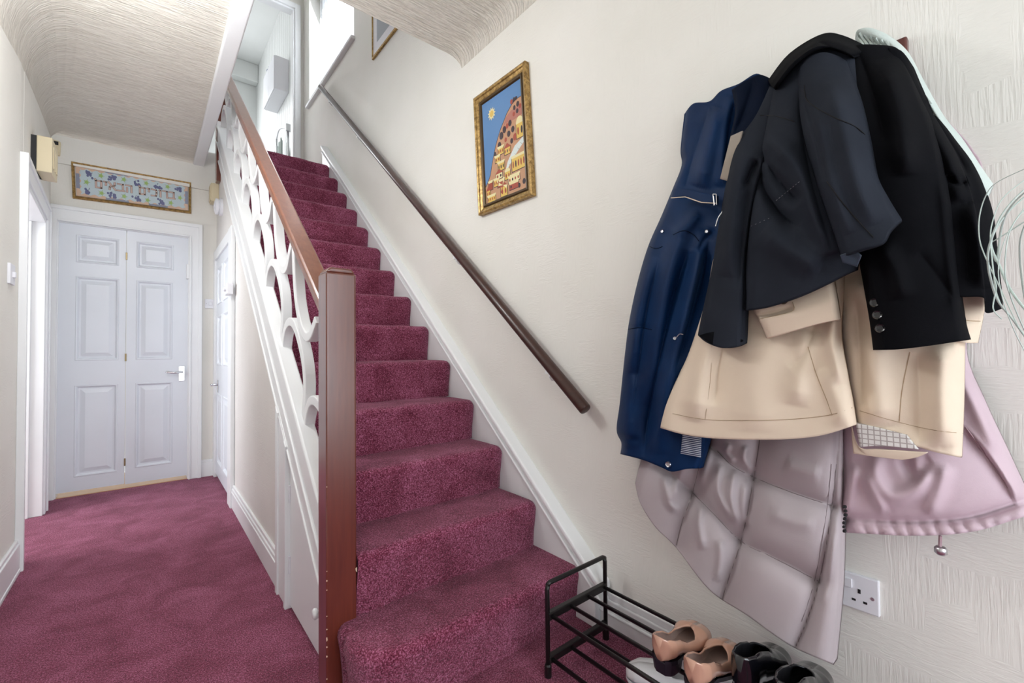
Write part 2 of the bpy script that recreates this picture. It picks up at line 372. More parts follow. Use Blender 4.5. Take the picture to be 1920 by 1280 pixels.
# bathroom
mb = MB(); mb.box(-.9, XR+.2, 7.75, 7.85, ZL, 5.6); mb.box(-.9, -.8, Y2+.1, 7.85, ZL, 5.6); mb.box(-.9, XR+.2, Y2+.1, 7.85, 5.42, 5.6)
struct(mb, 'wall_bathroom', M_GREYW)
struct(MB().box(-.9, XR+.2, Y2, 7.85, ZL-.1, ZL), 'floor_bathroom', M_GREYW)
bw = struct(MB().box(XR-.02, XR+.2, Y2+.1, 7.8, ZL, 5.5), 'wall_bathroom_right', M_GREYW)
bm_ = None
for i in range(25):
    y0 = Y2+.105+i*.1
    if bm_ is None:
        o = MB().box(XR-.034, XR-.02, 0, .092, ZL, 5.42).build('cladding_board', M_GREYW, bw, bevel=.004); bm_ = o; o.location = (0, y0, 0)
    else:
        c = o.copy(); COL.objects.link(c); c.location = (0, y0, 0); c.parent = bw
# window
win = thing('window_1', None, None, (XR+.17, (WY0+WY1)/2, WZ0), kind='structure')
gx = XR+.165
mb = MB()
for (y0, y1, z0, z1) in ((WY0, WY1, WZ0, WZ0+.05), (WY0, WY1, WZ1-.05, WZ1), (WY0, WY0+.05, WZ0, WZ1), (WY1-.05, WY1, WZ0, WZ1), ((WY0+WY1)/2-.02, (WY0+WY1)/2+.02, WZ0, WZ1)): mb.box(gx-.03, gx+.03, y0, y1, z0, z1)
mb.build('window_frame', M_WHITE, win, bevel=.005)
for (y0, y1) in ((WY0+.05, (WY0+WY1)/2-.02), ((WY0+WY1)/2+.02, WY1-.05)): MB().box(gx-.003, gx+.003, y0, y1, WZ0+.05, WZ1-.05).build('pane', M_GLASS, win)
MB().box(XR-.035, XR+.17, WY0-.03, WY1+.03, WZ0-.028, WZ0+.002).build('window_sill', M_WHITE, win, bevel=.008, seg=3)
# net curtain with vertical folds
ys = np.linspace(WY0+.02, WY1-.02, 90); zs = np.linspace(WZ0+.02, WZ1-.02, 4)
P = np.array([[(gx-.06+.014*math.sin(y*70)+.006*math.sin(y*31+1), y, z) for y in ys] for z in zs])
MB().grid(P).build('net_curtain', M_NET, None, smooth=True, fix=False, label='white net curtain hanging in the window at the stair top', cat='curtain')
# front wall behind the camera with the glazed front door
mb = MB(); FX0, FX1, FH = -.3, 1.29, 2.3
mb.box(-.6, FX0, YB-.1, YB, 0, ZC); mb.box(FX1, XR+.1, YB-.1, YB, 0, ZC); mb.box(FX0, FX1, YB-.1, YB, FH, ZC)
struct(mb, 'wall_front', M_WALL)
mb = MB()
for (x0, x1, z0, z1) in ((FX0, FX1, 0, .25), (FX0, FX1, FH-.08, FH), (FX0, FX0+.07, 0, FH), (FX1-.07, FX1, 0, FH), (.5, .58, 0, FH)): mb.box(x0, x1, YB-.07, YB-.02, z0, z1)
struct(mb, 'door_1', M_WHITE, bevel=.005)
# right wall baseboard
mb = MB(); mb.box(XR-.02, XR, YB, 1.085, 0, .11); mb.box(XR-.014, XR, YB, 1.085, .11, .135); mb.box(XR-.026, XR, YB, 1.085, .06, .07)
struct(mb, 'baseboard_right', M_WHITE, bevel=.004)

# ================================================================ STAIRCASE
st = thing('staircase', 'straight staircase in burgundy carpet with white lattice banister and brown newel', 'staircase', (.9, 1.2, 0))
XS0, XS1 = .492, 1.277
def step_prof(k):
    # profile (y, z) of one carpeted step with rounded nosing
    yn = Y1+GO*k; zt = RI*(k+1); zb = RI*k if k else 0.0
    r = .026
    pts = [(yn+.018, zb-.002), (yn+.014, zb+.06), (yn+.006, zt-.075)]
    for t in np.linspace(math.pi, math.pi/2, 7): pts.append((yn+r+r*math.cos(t), zt-r+r*math.sin(t)))
    pts += [(yn+GO*.55, zt+.001), (yn+GO+.012, zt-.002)]
    return pts
for k in range(14):
    prof = step_prof(k); yn = Y1+GO*k; zt = RI*(k+1)
    back = yn+GO+.03 if k < 13 else Y2+.1
    x0_ = .513 if k == 1 else XS0
    xs = [x0_]+list(np.linspace(x0_+.004, XS1-.03, 22))+[XS1-.016, XS1-.006, XS1]
    pr = prof[:-1]+[(back, zt)]
    P = []
    for x in xs:
        e = max(0, (x-(XS1-.03))/.03); dz = -.014*e*e; dyy = .012*e*e       # soft rolled end at the wall string
        sag = .006*math.sin(x*9+k*2.1)+.004*math.sin(x*23+k)
        P.append([(x, y+((dyy-abs(sag)*.9) if i < len(pr)-2 else 0), z+(dz if i >= 2 else 0)+(.0015*math.sin(x*31+k) if i > 1 else 0)) for i, (y, z) in enumerate(pr)])
    mb = MB()
    if k == 0:
        # bull-nosed bottom step wrapping round the newel
        c = (.565, Y1+.125); R0 = .125
        out = [(XS1, Y1), (1.0, Y1-.002), (.75, Y1-.002), (.62, Y1)]
        for t in np.linspace(-math.pi/2, -math.pi*1.18, 14): out.append((c[0]+R0*math.cos(t), c[1]+R0*math.sin(t)))
        out += [(.445, Y1+.20), (.455, Y1+.27), 0, 0, 0]
        lay = [(.0, .018), (.06, .014), (RI-.075, .008), (RI-.034, .001), (RI-.018, .004), (RI-.007, .011), (RI-.001, .022), (RI, .034)]
        outr = resample(np.array(out[:-3]), 60); n = len(outr)
        # inward offset by normals
        tn = np.gradient(outr, axis=0); nr = np.stack([-tn[:, 1], tn[:, 0]], -1); nr /= np.linalg.norm(nr, axis=1)[:, None]
        if nr[0, 1] < 0: nr = -nr
        rows = []
        for z, off in lay:
            q = outr+nr*off; rows.append(np.c_[q, np.full(n, z)])
        P = np.array(rows); mb.grid(P)
        top = P[-1]; mb.add(top.tolist()+[(.455, Y1+.30, RI), (XS1, Y1+.30, RI)], [tuple(range(n+2))])
        mb.build('step', M_CARPET, st, smooth=True)
    else:
        mb.grid(np.array(P)); mb.build('step', M_CARPET, st, smooth=True, fix=True)
# wall string with moulding
def strip(y0, y1, r0, r1): return [(y0, SLOPE*y0+r0), (y1, SLOPE*y1+r0), (y1, SLOPE*y1+r1), (y0, SLOPE*y0+r1)]
YS0, YS1 = 1.085, 4.36
def below(y0, y1, r1): return [(y0, 0), (y1, SLOPE*y1+r1-.45), (y1, SLOPE*y1+r1), (y0, SLOPE*y0+r1)]
ws = MB().prism([(1.085, 0), (1.45, 0), (YS1, SLOPE*YS1-1.25), (YS1, SLOPE*YS1-.72), (1.085, SLOPE*1.085-.72)], fx, XS1, XR).build('wall_string', M_WHITE, st, bevel=.003)
MB().prism(strip(1.05, YS1, -.792, -.775), fx, XS1-.012, XR).build('moulding', M_WHITE, ws, bevel=.005, seg=3)
MB().prism(strip(1.05, YS1, -.748, -.718), fx, XS1-.018, XR).build('moulding', M_WHITE, ws, bevel=.008, seg=3)
# outer string
YO0, YO1 = 1.478, 4.30
osr = MB().prism(strip(YO0, YO1, -1.045, -.715), fx, .440, .478).build('outer_string', M_WHITE, st, bevel=.003)
MB().prism(strip(YO0, YO1, -.875, -.742), fx, .431, .445).build('moulding', M_WHITE, osr, bevel=.004)
MB().prism(strip(YO0, YO1, -.900, -.880), fx, .424, .445).build('moulding', M_WHITE, osr, bevel=.005, seg=3)
MB().prism(strip(YO0, YO1, -1.045, -1.03), fx, .434, .445).build('moulding', M_WHITE, osr, bevel=.004)
MB().prism(strip(YO0, YO1, -.745, -.708), fx, .419, .480).build('string_cap', M_WHITE, osr, bevel=.008, seg=3)
# newel posts
nw = MB().box(.42, .511, 1.395, 1.478, 0, 1.268)
nw.prism([(.42, 1.268), (.511, 1.268), (.499, 1.285), (.432, 1.285)], lambda p, q, h: (p, h, q), 1.399, 1.474)
nwo = nw.build('newel_post', M_MAHOG, st, bevel=.006, seg=3)
mb = MB()
for (z, s) in ((.16, .012), (.195, .004), (.11, .006), (.235, .003), (.335, .005), (.31, .003), (.62, .002), (.365, .002), (.05, .004), (.14, .005)):
    zz = z+random.uniform(-.004, .004); w_ = .0035
    mb.add([(.4195, 1.3945, zz), (.4195+w_, 1.3942, zz+s*.3), (.4195+w_*.7, 1.3942, zz+s), (.4195, 1.3945, zz+s*1.1), (.4192, 1.3945+w_, zz+s*.6)], [(0, 1, 2, 3), (0, 3, 4)])
for (z, s) in ((.335, .016),):
    mb.add([(.5115, 1.3942, z), (.5115, 1.3942, z+s), (.5065, 1.3942, z+s*.8), (.508, 1.3942, z+.3*s)], [(0, 1, 2, 3)])
mb.build('paint_chip', M_CHIP, nwo, fix=False, kind='stuff')
MB().box(.425, .50, 4.25, 4.335, 2.42, 3.62).build('newel_post', M_MAHOG, st, bevel=.006)
# banister rail
def railz(y): return 1.349+.795*(y-1.704)
pr = [(.43, -.038), (.433, -.046), (.496, -.046), (.501, -.038), (.501, -.010), (.494, 0), (.438, 0), (.43, -.008)]
mb = MB(); vs = [(x, y, railz(y)+d) for y in (1.478, 4.26) for x, d in pr]; n = len(pr)
mb.add(vs, [tuple(range(n))[::-1], tuple(range(n, 2*n))]+[(i, (i+1) % n, n+(i+1) % n, n+i) for i in range(n)])
mb.build('banister_rail', M_RAIL, st, bevel=.004, seg=3)
# lattice: interlocking hanging loops and arches
PI_, XB0, XB1, WB = .3475, .444, .481, .034
def ribbon(pts, name):
    c = spline(pts, 7); t = np.gradient(c, axis=0); t /= np.linalg.norm(t, axis=1)[:, None]; nn = np.stack([-t[:, 1], t[:, 0]], -1)
    a = c+nn*WB/2; b = c-nn*WB/2; n = len(c); mb = MB()
    vs = [(x, p[0], p[1]) for x in (XB0, XB1) for arr in (a, b) for p in arr]
    A0, B0, A1, B1 = 0, n, 2*n, 3*n
    fs = []
    for i in range(n-1):
        fs += [(A0+i, A0+i+1, B0+i+1, B0+i), (A1+i, B1+i, B1+i+1, A1+i+1), (A0+i, A1+i, A1+i+1, A0+i+1), (B0+i, B0+i+1, B1+i+1, B1+i)]
    fs += [(A0, B0, B1, A1), (A0+n-1, A1+n-1, B1+n-1, B0+n-1)]
    mb.add(vs, fs); return mb.build(name, M_WHITE, st, bevel=.004)
for k in range(8):
    dy = PI_*k; dz = PI_*SLOPE*k
    if 1.9+dy > 4.2: break
    top = railz(1.905+dy)-.058; end = 1.150+dz
    U = [(1.905, top-dz), (1.885, 1.31), (1.855, 1.215), (1.80, 1.13), (1.745, 1.088), (1.70, 1.078), (1.655, 1.092), (1.61, 1.145), (1.578, 1.215)]
    if k == 0: U = U[:-2]+[(1.615, 1.12)]; U = U[:-1]+[(1.60, 1.135)]
    U = [(y, min(z, railz(y+dy)-dz-.062)) for y, z in U]
    U = [q for i, q in enumerate(U) if i == 0 or i == len(U)-1 or q[1] < railz(q[0]+dy)-dz-.08]
    ribbon([(y+dy, z+dz) for y, z in U], 'hanging_loop')
    A = [(2.085, 1.045), (2.062, 1.095), (2.02, 1.135), (1.955, 1.148), (1.89, 1.128), (1.825, 1.075), (1.765, 1.0), (1.737, .93), (1.737, .86), (1.757, .79), (1.765, .755)]
    ribbon([(y+dy, z+dz) for y, z in A], 'arch_loop')
A = [(1.745, .76), (1.718, .81), (1.678, .845), (1.625, .856), (1.56, .84), (1.49, .80)]
ribbon([(y, z) for y, z in A], 'arch_loop')
# under-stair wall (spandrel), battens, hatch
SP = -1.02
mb = MB(); mb.prism([(2.0, 0), (3.45, 0), (3.45, SLOPE*3.45+SP), (2.0, SLOPE*2.0+SP)], fx, XW, XW+.04)
mb.prism([(3.45, 1.9), (YD, 1.9), (YD, SLOPE*YD+SP), (3.45, SLOPE*3.45+SP)], fx, XW, XW+.04)
struct(mb, 'wall_under_stairs', M_SPAN)
mb = MB(); mb.box(XW-.016, XW, 2.13, 3.46, 0, .13); mb.box(XW-.011, XW, 2.13, 3.46, .13, .15); mb.box(XW-.02, XW, 2.13, 3.46, .10, .112)
struct(mb, 'baseboard_under_stairs', M_WHITE, bevel=.003)
mb = MB(); mb.prism([(1.965, 0), (2.13, 0), (2.13, SLOPE*2.13+SP), (1.965, SLOPE*1.965+SP)], fx, XW-.018, XW+.02)
mb.prism([(1.958, 0), (1.985, 0), (1.985, SLOPE*1.985+SP), (1.958, SLOPE*1.958+SP)], fx, XW-.026, XW)
mb.prism([(2.10, 0), (2.134, 0), (2.134, SLOPE*2.134+SP), (2.10, SLOPE*2.10+SP)], fx, XW-.026, XW)
struct(mb, 'trim_6', M_WHITE, bevel=.003)
ht = thing('under_stair_hatch', 'small white triangular hatch under the foot of the stairs', 'hatch', (XW, 1.7, 0))
MB().prism([(1.485, .012), (1.962, .012), (1.962, SLOPE*1.962+SP), (1.485, SLOPE*1.485+SP)], fx, XW-.006, XW+.015).build('hatch_panel', M_WHITE, ht, bevel=.002)
for z in (.14, .42): MB().box(XW-.013, XW-.005, 1.95, 1.968, z, z+.07).build('hinge', M_PLAST, ht, bevel=.002)
MB().lathe([(.008, 0), (.008, .012), (.016, .014), (.018, .022), (.012, .028)], lambda a, b, h: (XW-.006-h, 1.545+a, .17+b), 16).build('knob', M_WHITE, ht, smooth=True)

# ================================================================ DOORS
def panel_door(parent, name, ax, rect, panels, depth, mat_, thick):
    # ax(p, q, d): p across, q up, d out of the face towards the viewer
    x0, x1, z0, z1 = rect
    xs = sorted({x0, x1}|{v for p in panels for v in (p[0], p[1])}); zs = sorted({z0, z1}|{v for p in panels for v in (p[2], p[3])})
    mb = MB()
    def ispanel(a, b, c, d):
        return any(a >= p[0]-1e-6 and b <= p[1]+1e-6 and c >= p[2]-1e-6 and d <= p[3]+1e-6 for p in panels)
    def quad(pts): mb.add([ax(*p) for p in pts], [(0, 1, 2, 3)])
    for i in range(len(xs)-1):
        for j in range(len(zs)-1):
            a, b, c, d = xs[i], xs[i+1], zs[j], zs[j+1]
            if not ispanel(a, b, c, d): quad([(a, c, 0), (b, c, 0), (b, d, 0), (a, d, 0)])
    quad([(x0, z0, -thick), (x0, z1, -thick), (x1, z1, -thick), (x1, z0, -thick)])
    for (p0, p1) in (((x0, z0), (x1, z0)), ((x1, z0), (x1, z1)), ((x1, z1), (x0, z1)), ((x0, z1), (x0, z0))):
        quad([(p0[0], p0[1], 0), (p0[0], p0[1], -thick), (p1[0], p1[1], -thick), (p1[0], p1[1], 0)])
    door = mb.build(name, mat_, parent, fix=False)
    for p in panels:   # moulded raised panel: a dip, then a raised field
        w = min(p[1]-p[0], p[3]-p[2]); mo = MB()
        rings = [(0, 0), (.004, .004), (.010, .003), (.020*min(1, w/.1), -depth), (.030*min(1, w/.1), -depth), (min(.055, w*.28), -.001), (min(.058, w*.3), 0)]
        loops = [[(p[0]+o, p[2]+o, d), (p[1]-o, p[2]+o, d), (p[1]-o, p[3]-o, d), (p[0]+o, p[3]-o, d)] for o, d in rings]
        vs = [ax(*q) for l_ in loops for q in l_]; fs = []
        for r in range(len(rings)-1):
            for e in range(4): fs.append((r*4+e, r*4+(e+1) % 4, (r+1)*4+(e+1) % 4, (r+1)*4+e))
        fs.append(tuple(range((len(rings)-1)*4, len(rings)*4)))
        mo.add(vs, fs).build('panel', mat_, door, fix=False)
    return door
YF = YD+.012
d2 = thing('door_2', None, None, (-.12, YF, 0), kind='structure')
axd = lambda p, q, d: (p, YF-d, q)
mid = -.125
panel_door(d2, 'door_leaf', axd, (DL+.004, mid-.002, .035, DH-.004), [(-.405, -.168, 1.70, 1.905), (-.405, -.166, .98, 1.60), (-.405, -.168, .135, .80)], .011, M_DOOR, .035)
panel_door(d2, 'door_leaf', axd, (mid+.002, DR-.004, .03, DH-.004), [(-.066, .166, 1.70, 1.905), (-.066, .160, .98, 1.60), (-.066, .163, .145, .80)], .011, M_DOOR, .035)
for z in (1.78, 1.0, .2): MB().box(mid-.005, mid+.005, YF-.006, YF+.002, z-.028, z+.028).build('hinge', M_BRASS, d2, bevel=.001)
def lever(parent, c, ax, sgn, plate_h=.12, L=.105):
    # c centre, ax(p,q,d)
    h = MB().box(0, 0, 0, 0, 0, 0); h = MB()
    pl = [(-.02, -plate_h/2), (.02, -plate_h/2), (.02, plate_h/2), (-.02, plate_h/2)]
    h.add([ax(c[0]+p, c[1]+q, d) for d in (0, .006) for p, q in pl], [(0, 1, 2, 3), (4, 5, 6, 7), (0, 1, 5, 4), (1, 2, 6, 5), (2, 3, 7, 6), (3, 0, 4, 7)])
    o = h.build('handle_plate', M_CHROME, parent, bevel=.002)
    for s in (-1, 1):
        MB().lathe([(.0035, 0), (.0035, .0025)], lambda a, b, hh: ax(c[0]+a, c[1]+s*(plate_h/2-.01)+b, .006+hh), 8).build('screw', M_STEEL, o)
    t = MB().tube([ax(c[0], c[1]+.012, .006), ax(c[0], c[1]+.012, .04), ax(c[0]+sgn*.012, c[1]+.013, .05), ax(c[0]+sgn*.05, c[1]+.010, .052), ax(c[0]+sgn*L*.9, c[1]+.016, .05), ax(c[0]+sgn*L, c[1]+.019, .048)], [.009, .009, .009, .0075, .0095, .006], 10)
    t.build('lever', M_CHROME, parent, smooth=True)
lever(d2, (.222, .862), axd, -1)
MB().box(DR-.018, DR+.004, YF-.022, YF+.004, 1.64, 1.76).build('door_catch', M_WHITE, d2, bevel=.003)
# cupboard door under the stairs
XC = XW-.008
d3 = thing('door_3', None, None, (XC, 4.0, 0), kind='structure')
axc = lambda p, q, d: (XC-d, p, q)
cy0, cy1 = 3.60, 4.42; m_ = (cy0+cy1)/2
pans = [(a, b, z0, z1) for (a, b) in ((cy0+.09, m_-.045), (m_+.045, cy1-.09)) for (z0, z1) in ((1.42, 1.72), (.93, 1.33), (.14, .70))]
panel_door(d3, 'door_leaf', axc, (cy0, cy1, .03, 1.80), pans, .010, M_DOOR, .03)
lever(d3, (4.27, .76), axc, -1, .10, .09)
mb = MB(); mb.box(XW-.026, XW, 3.46, 3.595, 0, 1.88); mb.box(XW-.022, XW, 3.46, YD, 1.80, 1.88); mb.box(XW-.022, XW, 4.42, YD, 0, 1.80)
struct(mb, 'trim_7', M_WHITE, bevel=.004)
cl = thing('door_catch', 'small white plastic catch on the frame of the cupboard door', 'catch', (XW, 3.45, 1.45))
MB().box(XW-.055, XW-.02, 3.40, 3.52, 1.41, 1.485).build('catch_body', M_PLAST, cl, bevel=.004)
MB().lathe([(.016, 0), (.016, .012), (.012, .015)], lambda a, b, h: (XW-.055-h, 3.45+a, 1.447+b), 14).build('thumb_turn', M_PLAST, cl)
# ================================================================ THINGS ON THE WALLS
def quadmap(c00, c10, c11, c01, nrm):
    c00, c10, c11, c01 = map(Vector, (c00, c10, c11, c01)); nrm = Vector(nrm)
    def f(s, t, d=0): return c00*(1-s)*(1-t)+c10*s*(1-t)+c11*s*t+c01*(1-s)*t+nrm*d      # t downwards
    return f
def poly(mb, f, pts, d, mi):
    mb.add([f(s, t, d) for s, t in pts], [tuple(range(len(pts)))], mi)
def disc(cx, cy, rx, ry, n=14, a0=0): return [(cx+rx*math.cos(2*math.pi*k/n+a0), cy+ry*math.sin(2*math.pi*k/n+a0)) for k in range(n)]
def frame_bars(f, ws, wt, prof, mat_, parent, name):
    # prof: list of (offset fraction 0..1 across bar, d)
    mb = MB(); loops = [[(o*ws, o*wt), (1-o*ws, o*wt), (1-o*ws, 1-o*wt), (o*ws, 1-o*wt)] for o, d in prof]
    vs = [f(p[0], p[1], prof[i][1]) for i, l_ in enumerate(loops) for p in l_]; fs = []
    for r in range(len(prof)-1):
        for e in range(4): fs.append((r*4+e, r*4+(e+1) % 4, (r+1)*4+(e+1) % 4, (r+1)*4+e))
    return mb.add(vs, fs).build(name, mat_, parent)
# --- hillside town picture on the right wall
def pm(name, col): return mat(name, col, .55, coat=.15)
PB = [pm('print_blue', (.10, .23, .46)), pm('print_tan', (.50, .27, .15)), pm('print_dark', (.035, .018, .025)), pm('print_red', (.36, .065, .035)), pm('print_yellow', (.68, .46, .10)),
      pm('print_cream', (.74, .66, .36)), pm('print_white', (.62, .68, .66)), pm('print_pink', (.42, .16, .12))]
pf = XR-.024
C = [un(887, 185, x=pf), un(984, 113, x=pf), un(998, 365, x=pf), un(897, 404, x=pf)]
pic = thing('picture_frame', 'gilt framed colourful print of a hillside town under a yellow sun', 'picture', (pf, C[0].y, C[2].z))
fq = quadmap(C[0], C[1], C[2], C[3], (-1, 0, 0))
frame_bars(fq, .085, .055, [(0, -.024), (0, 0), (.25, .004), (.45, .001), (.55, -.004), (.85, -.008), (1, -.012)], M_GOLD, pic, 'frame')
frame_bars(fq, .13, .085, [(.64, -.010), (.72, -.006), (.9, -.009), (1, -.016)], M_GOLDD, pic, 'inner_moulding')
mb = MB(); L0, L1, T0, T1 = .12, .88, .078, .922
g = lambda s, t, d=0: fq(L0+(L1-L0)*s, T0+(T1-T0)*t, -.016+d)
poly(mb, g, [(0, 0), (1, 0), (1, 1), (0, 1)], 0, 0)
hill = [(1, .165), (.86, .165), (.76, .185), (.63, .24), (.54, .30), (.46, .35), (.38, .42), (.31, .49), (.25, .57), (.20, .64), (.15, .73), (.06, .80), (0, .83), (0, 1), (1, 1)]
poly(mb, g, [(s, t) for s, t in hill], .0004, 2); poly(mb, g, [(min(1, s+.012), min(1, t+.006)) for s, t in hill], .0008, 1)
star = []
for k in range(22):
    a = 2*math.pi*k/22; r = (.105 if k % 2 == 0 else .065); star.append((.26+r*math.cos(a), .155+r*.62*math.sin(a)))
poly(mb, g, star, .0005, 5); poly(mb, g, disc(.26, .155, .05, .031), .0009, 4)
rp = random.Random(3)
poly(mb, g, [(.62, .27), (.75, .24), (.97, .245), (1, .33), (.8, .34), (.6, .33), (.5, .37)], .0011, 7)
poly(mb, g, [(1, .53), (1, .58), (.80, .66), (.62, .74), (.55, .80), (.52, .79), (.60, .69), (.78, .58)], .0012, 6)      # road
for i in range(6): poly(mb, g, [(.56+i*.07, .755-i*.036), (.565+i*.07, .755-i*.036), (.60+i*.07, .775-i*.036), (.595+i*.07, .775-i*.036)], .0016, 2)
for (s, t, r) in ((.76, .165, .03), (.82, .16, .03), (.87, .16, .025), (.82, .235, .03), (.9, .22, .035), (.95, .25, .03), (.80, .29, .03), (.88, .28, .03), (.70, .35, .04), (.63, .36, .035), (.56, .38, .045), (.48, .42, .05), (.42, .50, .045), (.76, .42, .04), (.66, .44, .04), (.80, .50, .045), (.72, .52, .035), (.34, .60, .04), (.95, .93, .035), (.84, .95, .03), (.30, .56, .03), (.58, .48, .03)):
    poly(mb, g, disc(s, t, r, r*.75, 10), .0013, 2 if rp.random() > .25 else 3)
def house(s, t, w_, h_, roof, wall, wins):
    poly(mb, g, [(s-.012, t-.008), (s+w_+.012, t-.008), (s+w_+.012, t+h_+.006), (s-.012, t+h_+.006)], .0014, 2)
    poly(mb, g, [(s, t), (s+w_, t), (s+w_, t+h_), (s, t+h_)], .0018, wall)
    if roof == 'dome': poly(mb, g, [(s+w_/2+w_*.52*math.cos(a), t-h_*.5*math.sin(a)) for a in np.linspace(0, math.pi, 10)], .0019, 5)
    elif roof == 'flat': poly(mb, g, [(s-.02, t-.02), (s+w_+.02, t-.02), (s+w_, t+.004), (s, t+.004)], .0019, 5)
    else: poly(mb, g, [(s-.02, t), (s+w_/2, t-.045), (s+w_+.02, t)], .0019, 3)
    for i in range(wins):
        x = s+w_*(i+.5)/wins; poly(mb, g, disc(x, t+h_*.5, w_/wins*.26, h_*.28, 8), .0022, rp.choice((2, 3, 3)))
for hdef in ((.84, .40, .16, .13, 'dome', 4, 2), (.70, .685, .30, .12, 'flat', 4, 5), (.52, .78, .13, .07, 'dome', 4, 2), (.38, .53, .14, .06, 'flat', 4, 3), (.30, .60, .12, .05, 'flat', 4, 2), (.54, .56, .14, .06, 'gable', 4, 3), (.36, .67, .16, .07, 'flat', 4, 3), (.30, .76, .16, .05, 'gable', 5, 2), (.10, .81, .10, .07, 'flat', 3, 2), (.24, .81, .14, .06, 'flat', 4, 3), (.04, .88, .09, .06, 'gable', 4, 2), (.06, .945, .20, .05, 'flat', 4, 4), (.40, .90, .16, .09, 'gable', 4, 2), (.60, .845, .26, .05, 'flat', 5, 4), (.62, .91, .20, .05, 'flat', 3, 3), (.33, .84, .13, .05, 'flat', 3, 2)): house(*hdef)
for a in (0.4, 2.0, 3.5, 5.1):    # windmill sails
    c, s_ = math.cos(a), math.sin(a); poly(mb, g, [(.46, .885), (.46+.11*c-.02*s_, .885+.075*s_+.014*c), (.46+.11*c+.03*s_, .885+.075*s_-.02*c)], .0026, rp.choice((5, 3)))
mb.build('print', PB, pic, fix=False)
# --- framed welcome sign over the hall door
sy = YD-.02
C = [un(133, 302, y=sy), un(358.5, 342, y=sy), un(358.5, 400, y=sy), un(136, 371, y=sy)]
sg = thing('framed_sign', 'long gilt framed Hebrew welcome sign with grapes above the hall door', 'framed sign', (C[0].x, sy, C[2].z))
fs_ = quadmap(C[0], C[1], C[2], C[3], (0, -1, 0))
frame_bars(fs_, .024, .08, [(0, -.02), (0, 0), (.25, .005), (.55, .002), (.8, -.003), (1, -.008)], M_GOLD, sg, 'frame')
SBm = [pm('sign_peach', (.62, .42, .30)), pm('sign_blue', (.48, .58, .62)), pm('sign_purple', (.10, .11, .24)), pm('sign_green', (.30, .46, .12)), pm('sign_brown', (.22, .13, .11)), pm('sign_pinkfill', (.56, .40, .34)), pm('sign_slate', (.22, .24, .32))]
for m_2 in SBm:
    b_ = m_2.node_tree.nodes['Principled BSDF']; b_.inputs['Coat Weight'].default_value = 1; b_.inputs['Coat Roughness'].default_value = .12
mb = MB(); g = lambda s, t, d=0: fs_(.03+.94*s, .09+.82*t, -.010+d)
poly(mb, g, [(0, 0), (1, 0), (1, 1), (0, 1)], 0, 0)
for (a, b, c, d) in ((.24, .0, .44, .07), (.62, 0, .80, .07), (.24, .93, .44, 1), (.62, .93, .80, 1), (0, .25, .03, .75), (.97, .25, 1, .75)): poly(mb, g, [(a, b), (c, b), (c, d), (a, d)], .0004, 6)
wav = []
for k in range(60): wav.append((.035+.93*k/59, .085+.03*math.sin(k*1.3)))
for k in range(18): wav.append((.965+.008*math.sin(k*1.6), .09+.82*k/17))
for k in range(60): wav.append((.965-.93*k/59, .915+.03*math.sin(k*1.3)))
for k in range(18): wav.append((.035+.008*math.sin(k*1.6), .91-.82*k/17))
poly(mb, g, wav, .0008, 1)
def grapes(s, t, dx, dy):
    for i in range(16):
        q = i/15; wd = .02*(1-q)+.004; poly(mb, g, disc(s+dx*q*.8+rp.uniform(-wd, wd)*1.2, t+dy*q+rp.uniform(-wd, wd)*4, .0105, .044, 8), .0012+.00002*i, 2)
    poly(mb, g, [(s-.004, t-.02), (s+.004, t-.02), (s+.012, t-.10), (s+.004, t-.10)], .0011, 6)
def leaf(s, t):
    pts = []
    for k in range(20):
        a = 2*math.pi*k/20; r = 1 if k % 4 == 0 else (.62 if k % 2 == 0 else .36); pts.append((s+.036*r*math.cos(a), t+.135*r*math.sin(a)))
    poly(mb, g, pts, .0011, 3)
for (s, t, dx, dy) in ((.125, .24, -.045, -.10), (.285, .22, .055, -.05), (.50, .25, .05, .08), (.70, .22, .05, .08), (.90, .25, .03, -.06), (.10, .78, -.02, .1), (.285, .79, .05, .09), (.50, .8, .05, .08), (.72, .8, .05, .07)): grapes(s, t, dx, dy)
for (s, t) in ((.205, .20), (.40, .20), (.60, .20), (.80, .20), (.085, .50), (.205, .80), (.40, .80), (.61, .82), (.92, .55), (.83, .80)): leaf(s, t)
mb.build('print', SBm, sg, fix=False)
# the lettering, drawn as pen strokes in visual order from the left
mb = MB()
GL = {'mem': [[(.1, .12), (.9, .12), (.9, .95), (.12, .95), (.12, .15)], [(.0, -.05), (.2, .12)]], 'yod': [[(.25, .1), (.75, .12), (.65, .5)]], 'alef': [[(.05, .05), (.95, .95)], [(.85, .05), (.8, .4), (.6, .52)], [(.15, .95), (.2, .65), (.38, .42)]],
      'bet': [[(.05, .1), (.8, .12), (.8, .92)], [(.0, .93), (1.0, .93)]], 'he': [[(.05, .1), (.9, .12), (.9, .95)], [(.2, .42), (.2, .95)]], 'kaf': [[(.1, .1), (.85, .15), (.9, .5), (.8, .9), (.05, .93)]], 'vav': [[(.3, .08), (.65, .12), (.65, .95)]], 'resh': [[(.05, .1), (.8, .12), (.85, .95)]]}
def stroke2(pts, wd, d, mi):
    for (a, b) in zip(pts[:-1], pts[1:]):
        A = g(*a, d); B = g(*b, d); t = (B-A); t = t.normalized() if t.length else Vector((1, 0, 0)); n_ = Vector((0, -1, 0)).cross(t)*wd/2; e = t*wd*.4
        mb.add([A-e-n_, B+e-n_, B+e+n_, A-e+n_], [(0, 1, 2, 3)], mi)
xp = .155
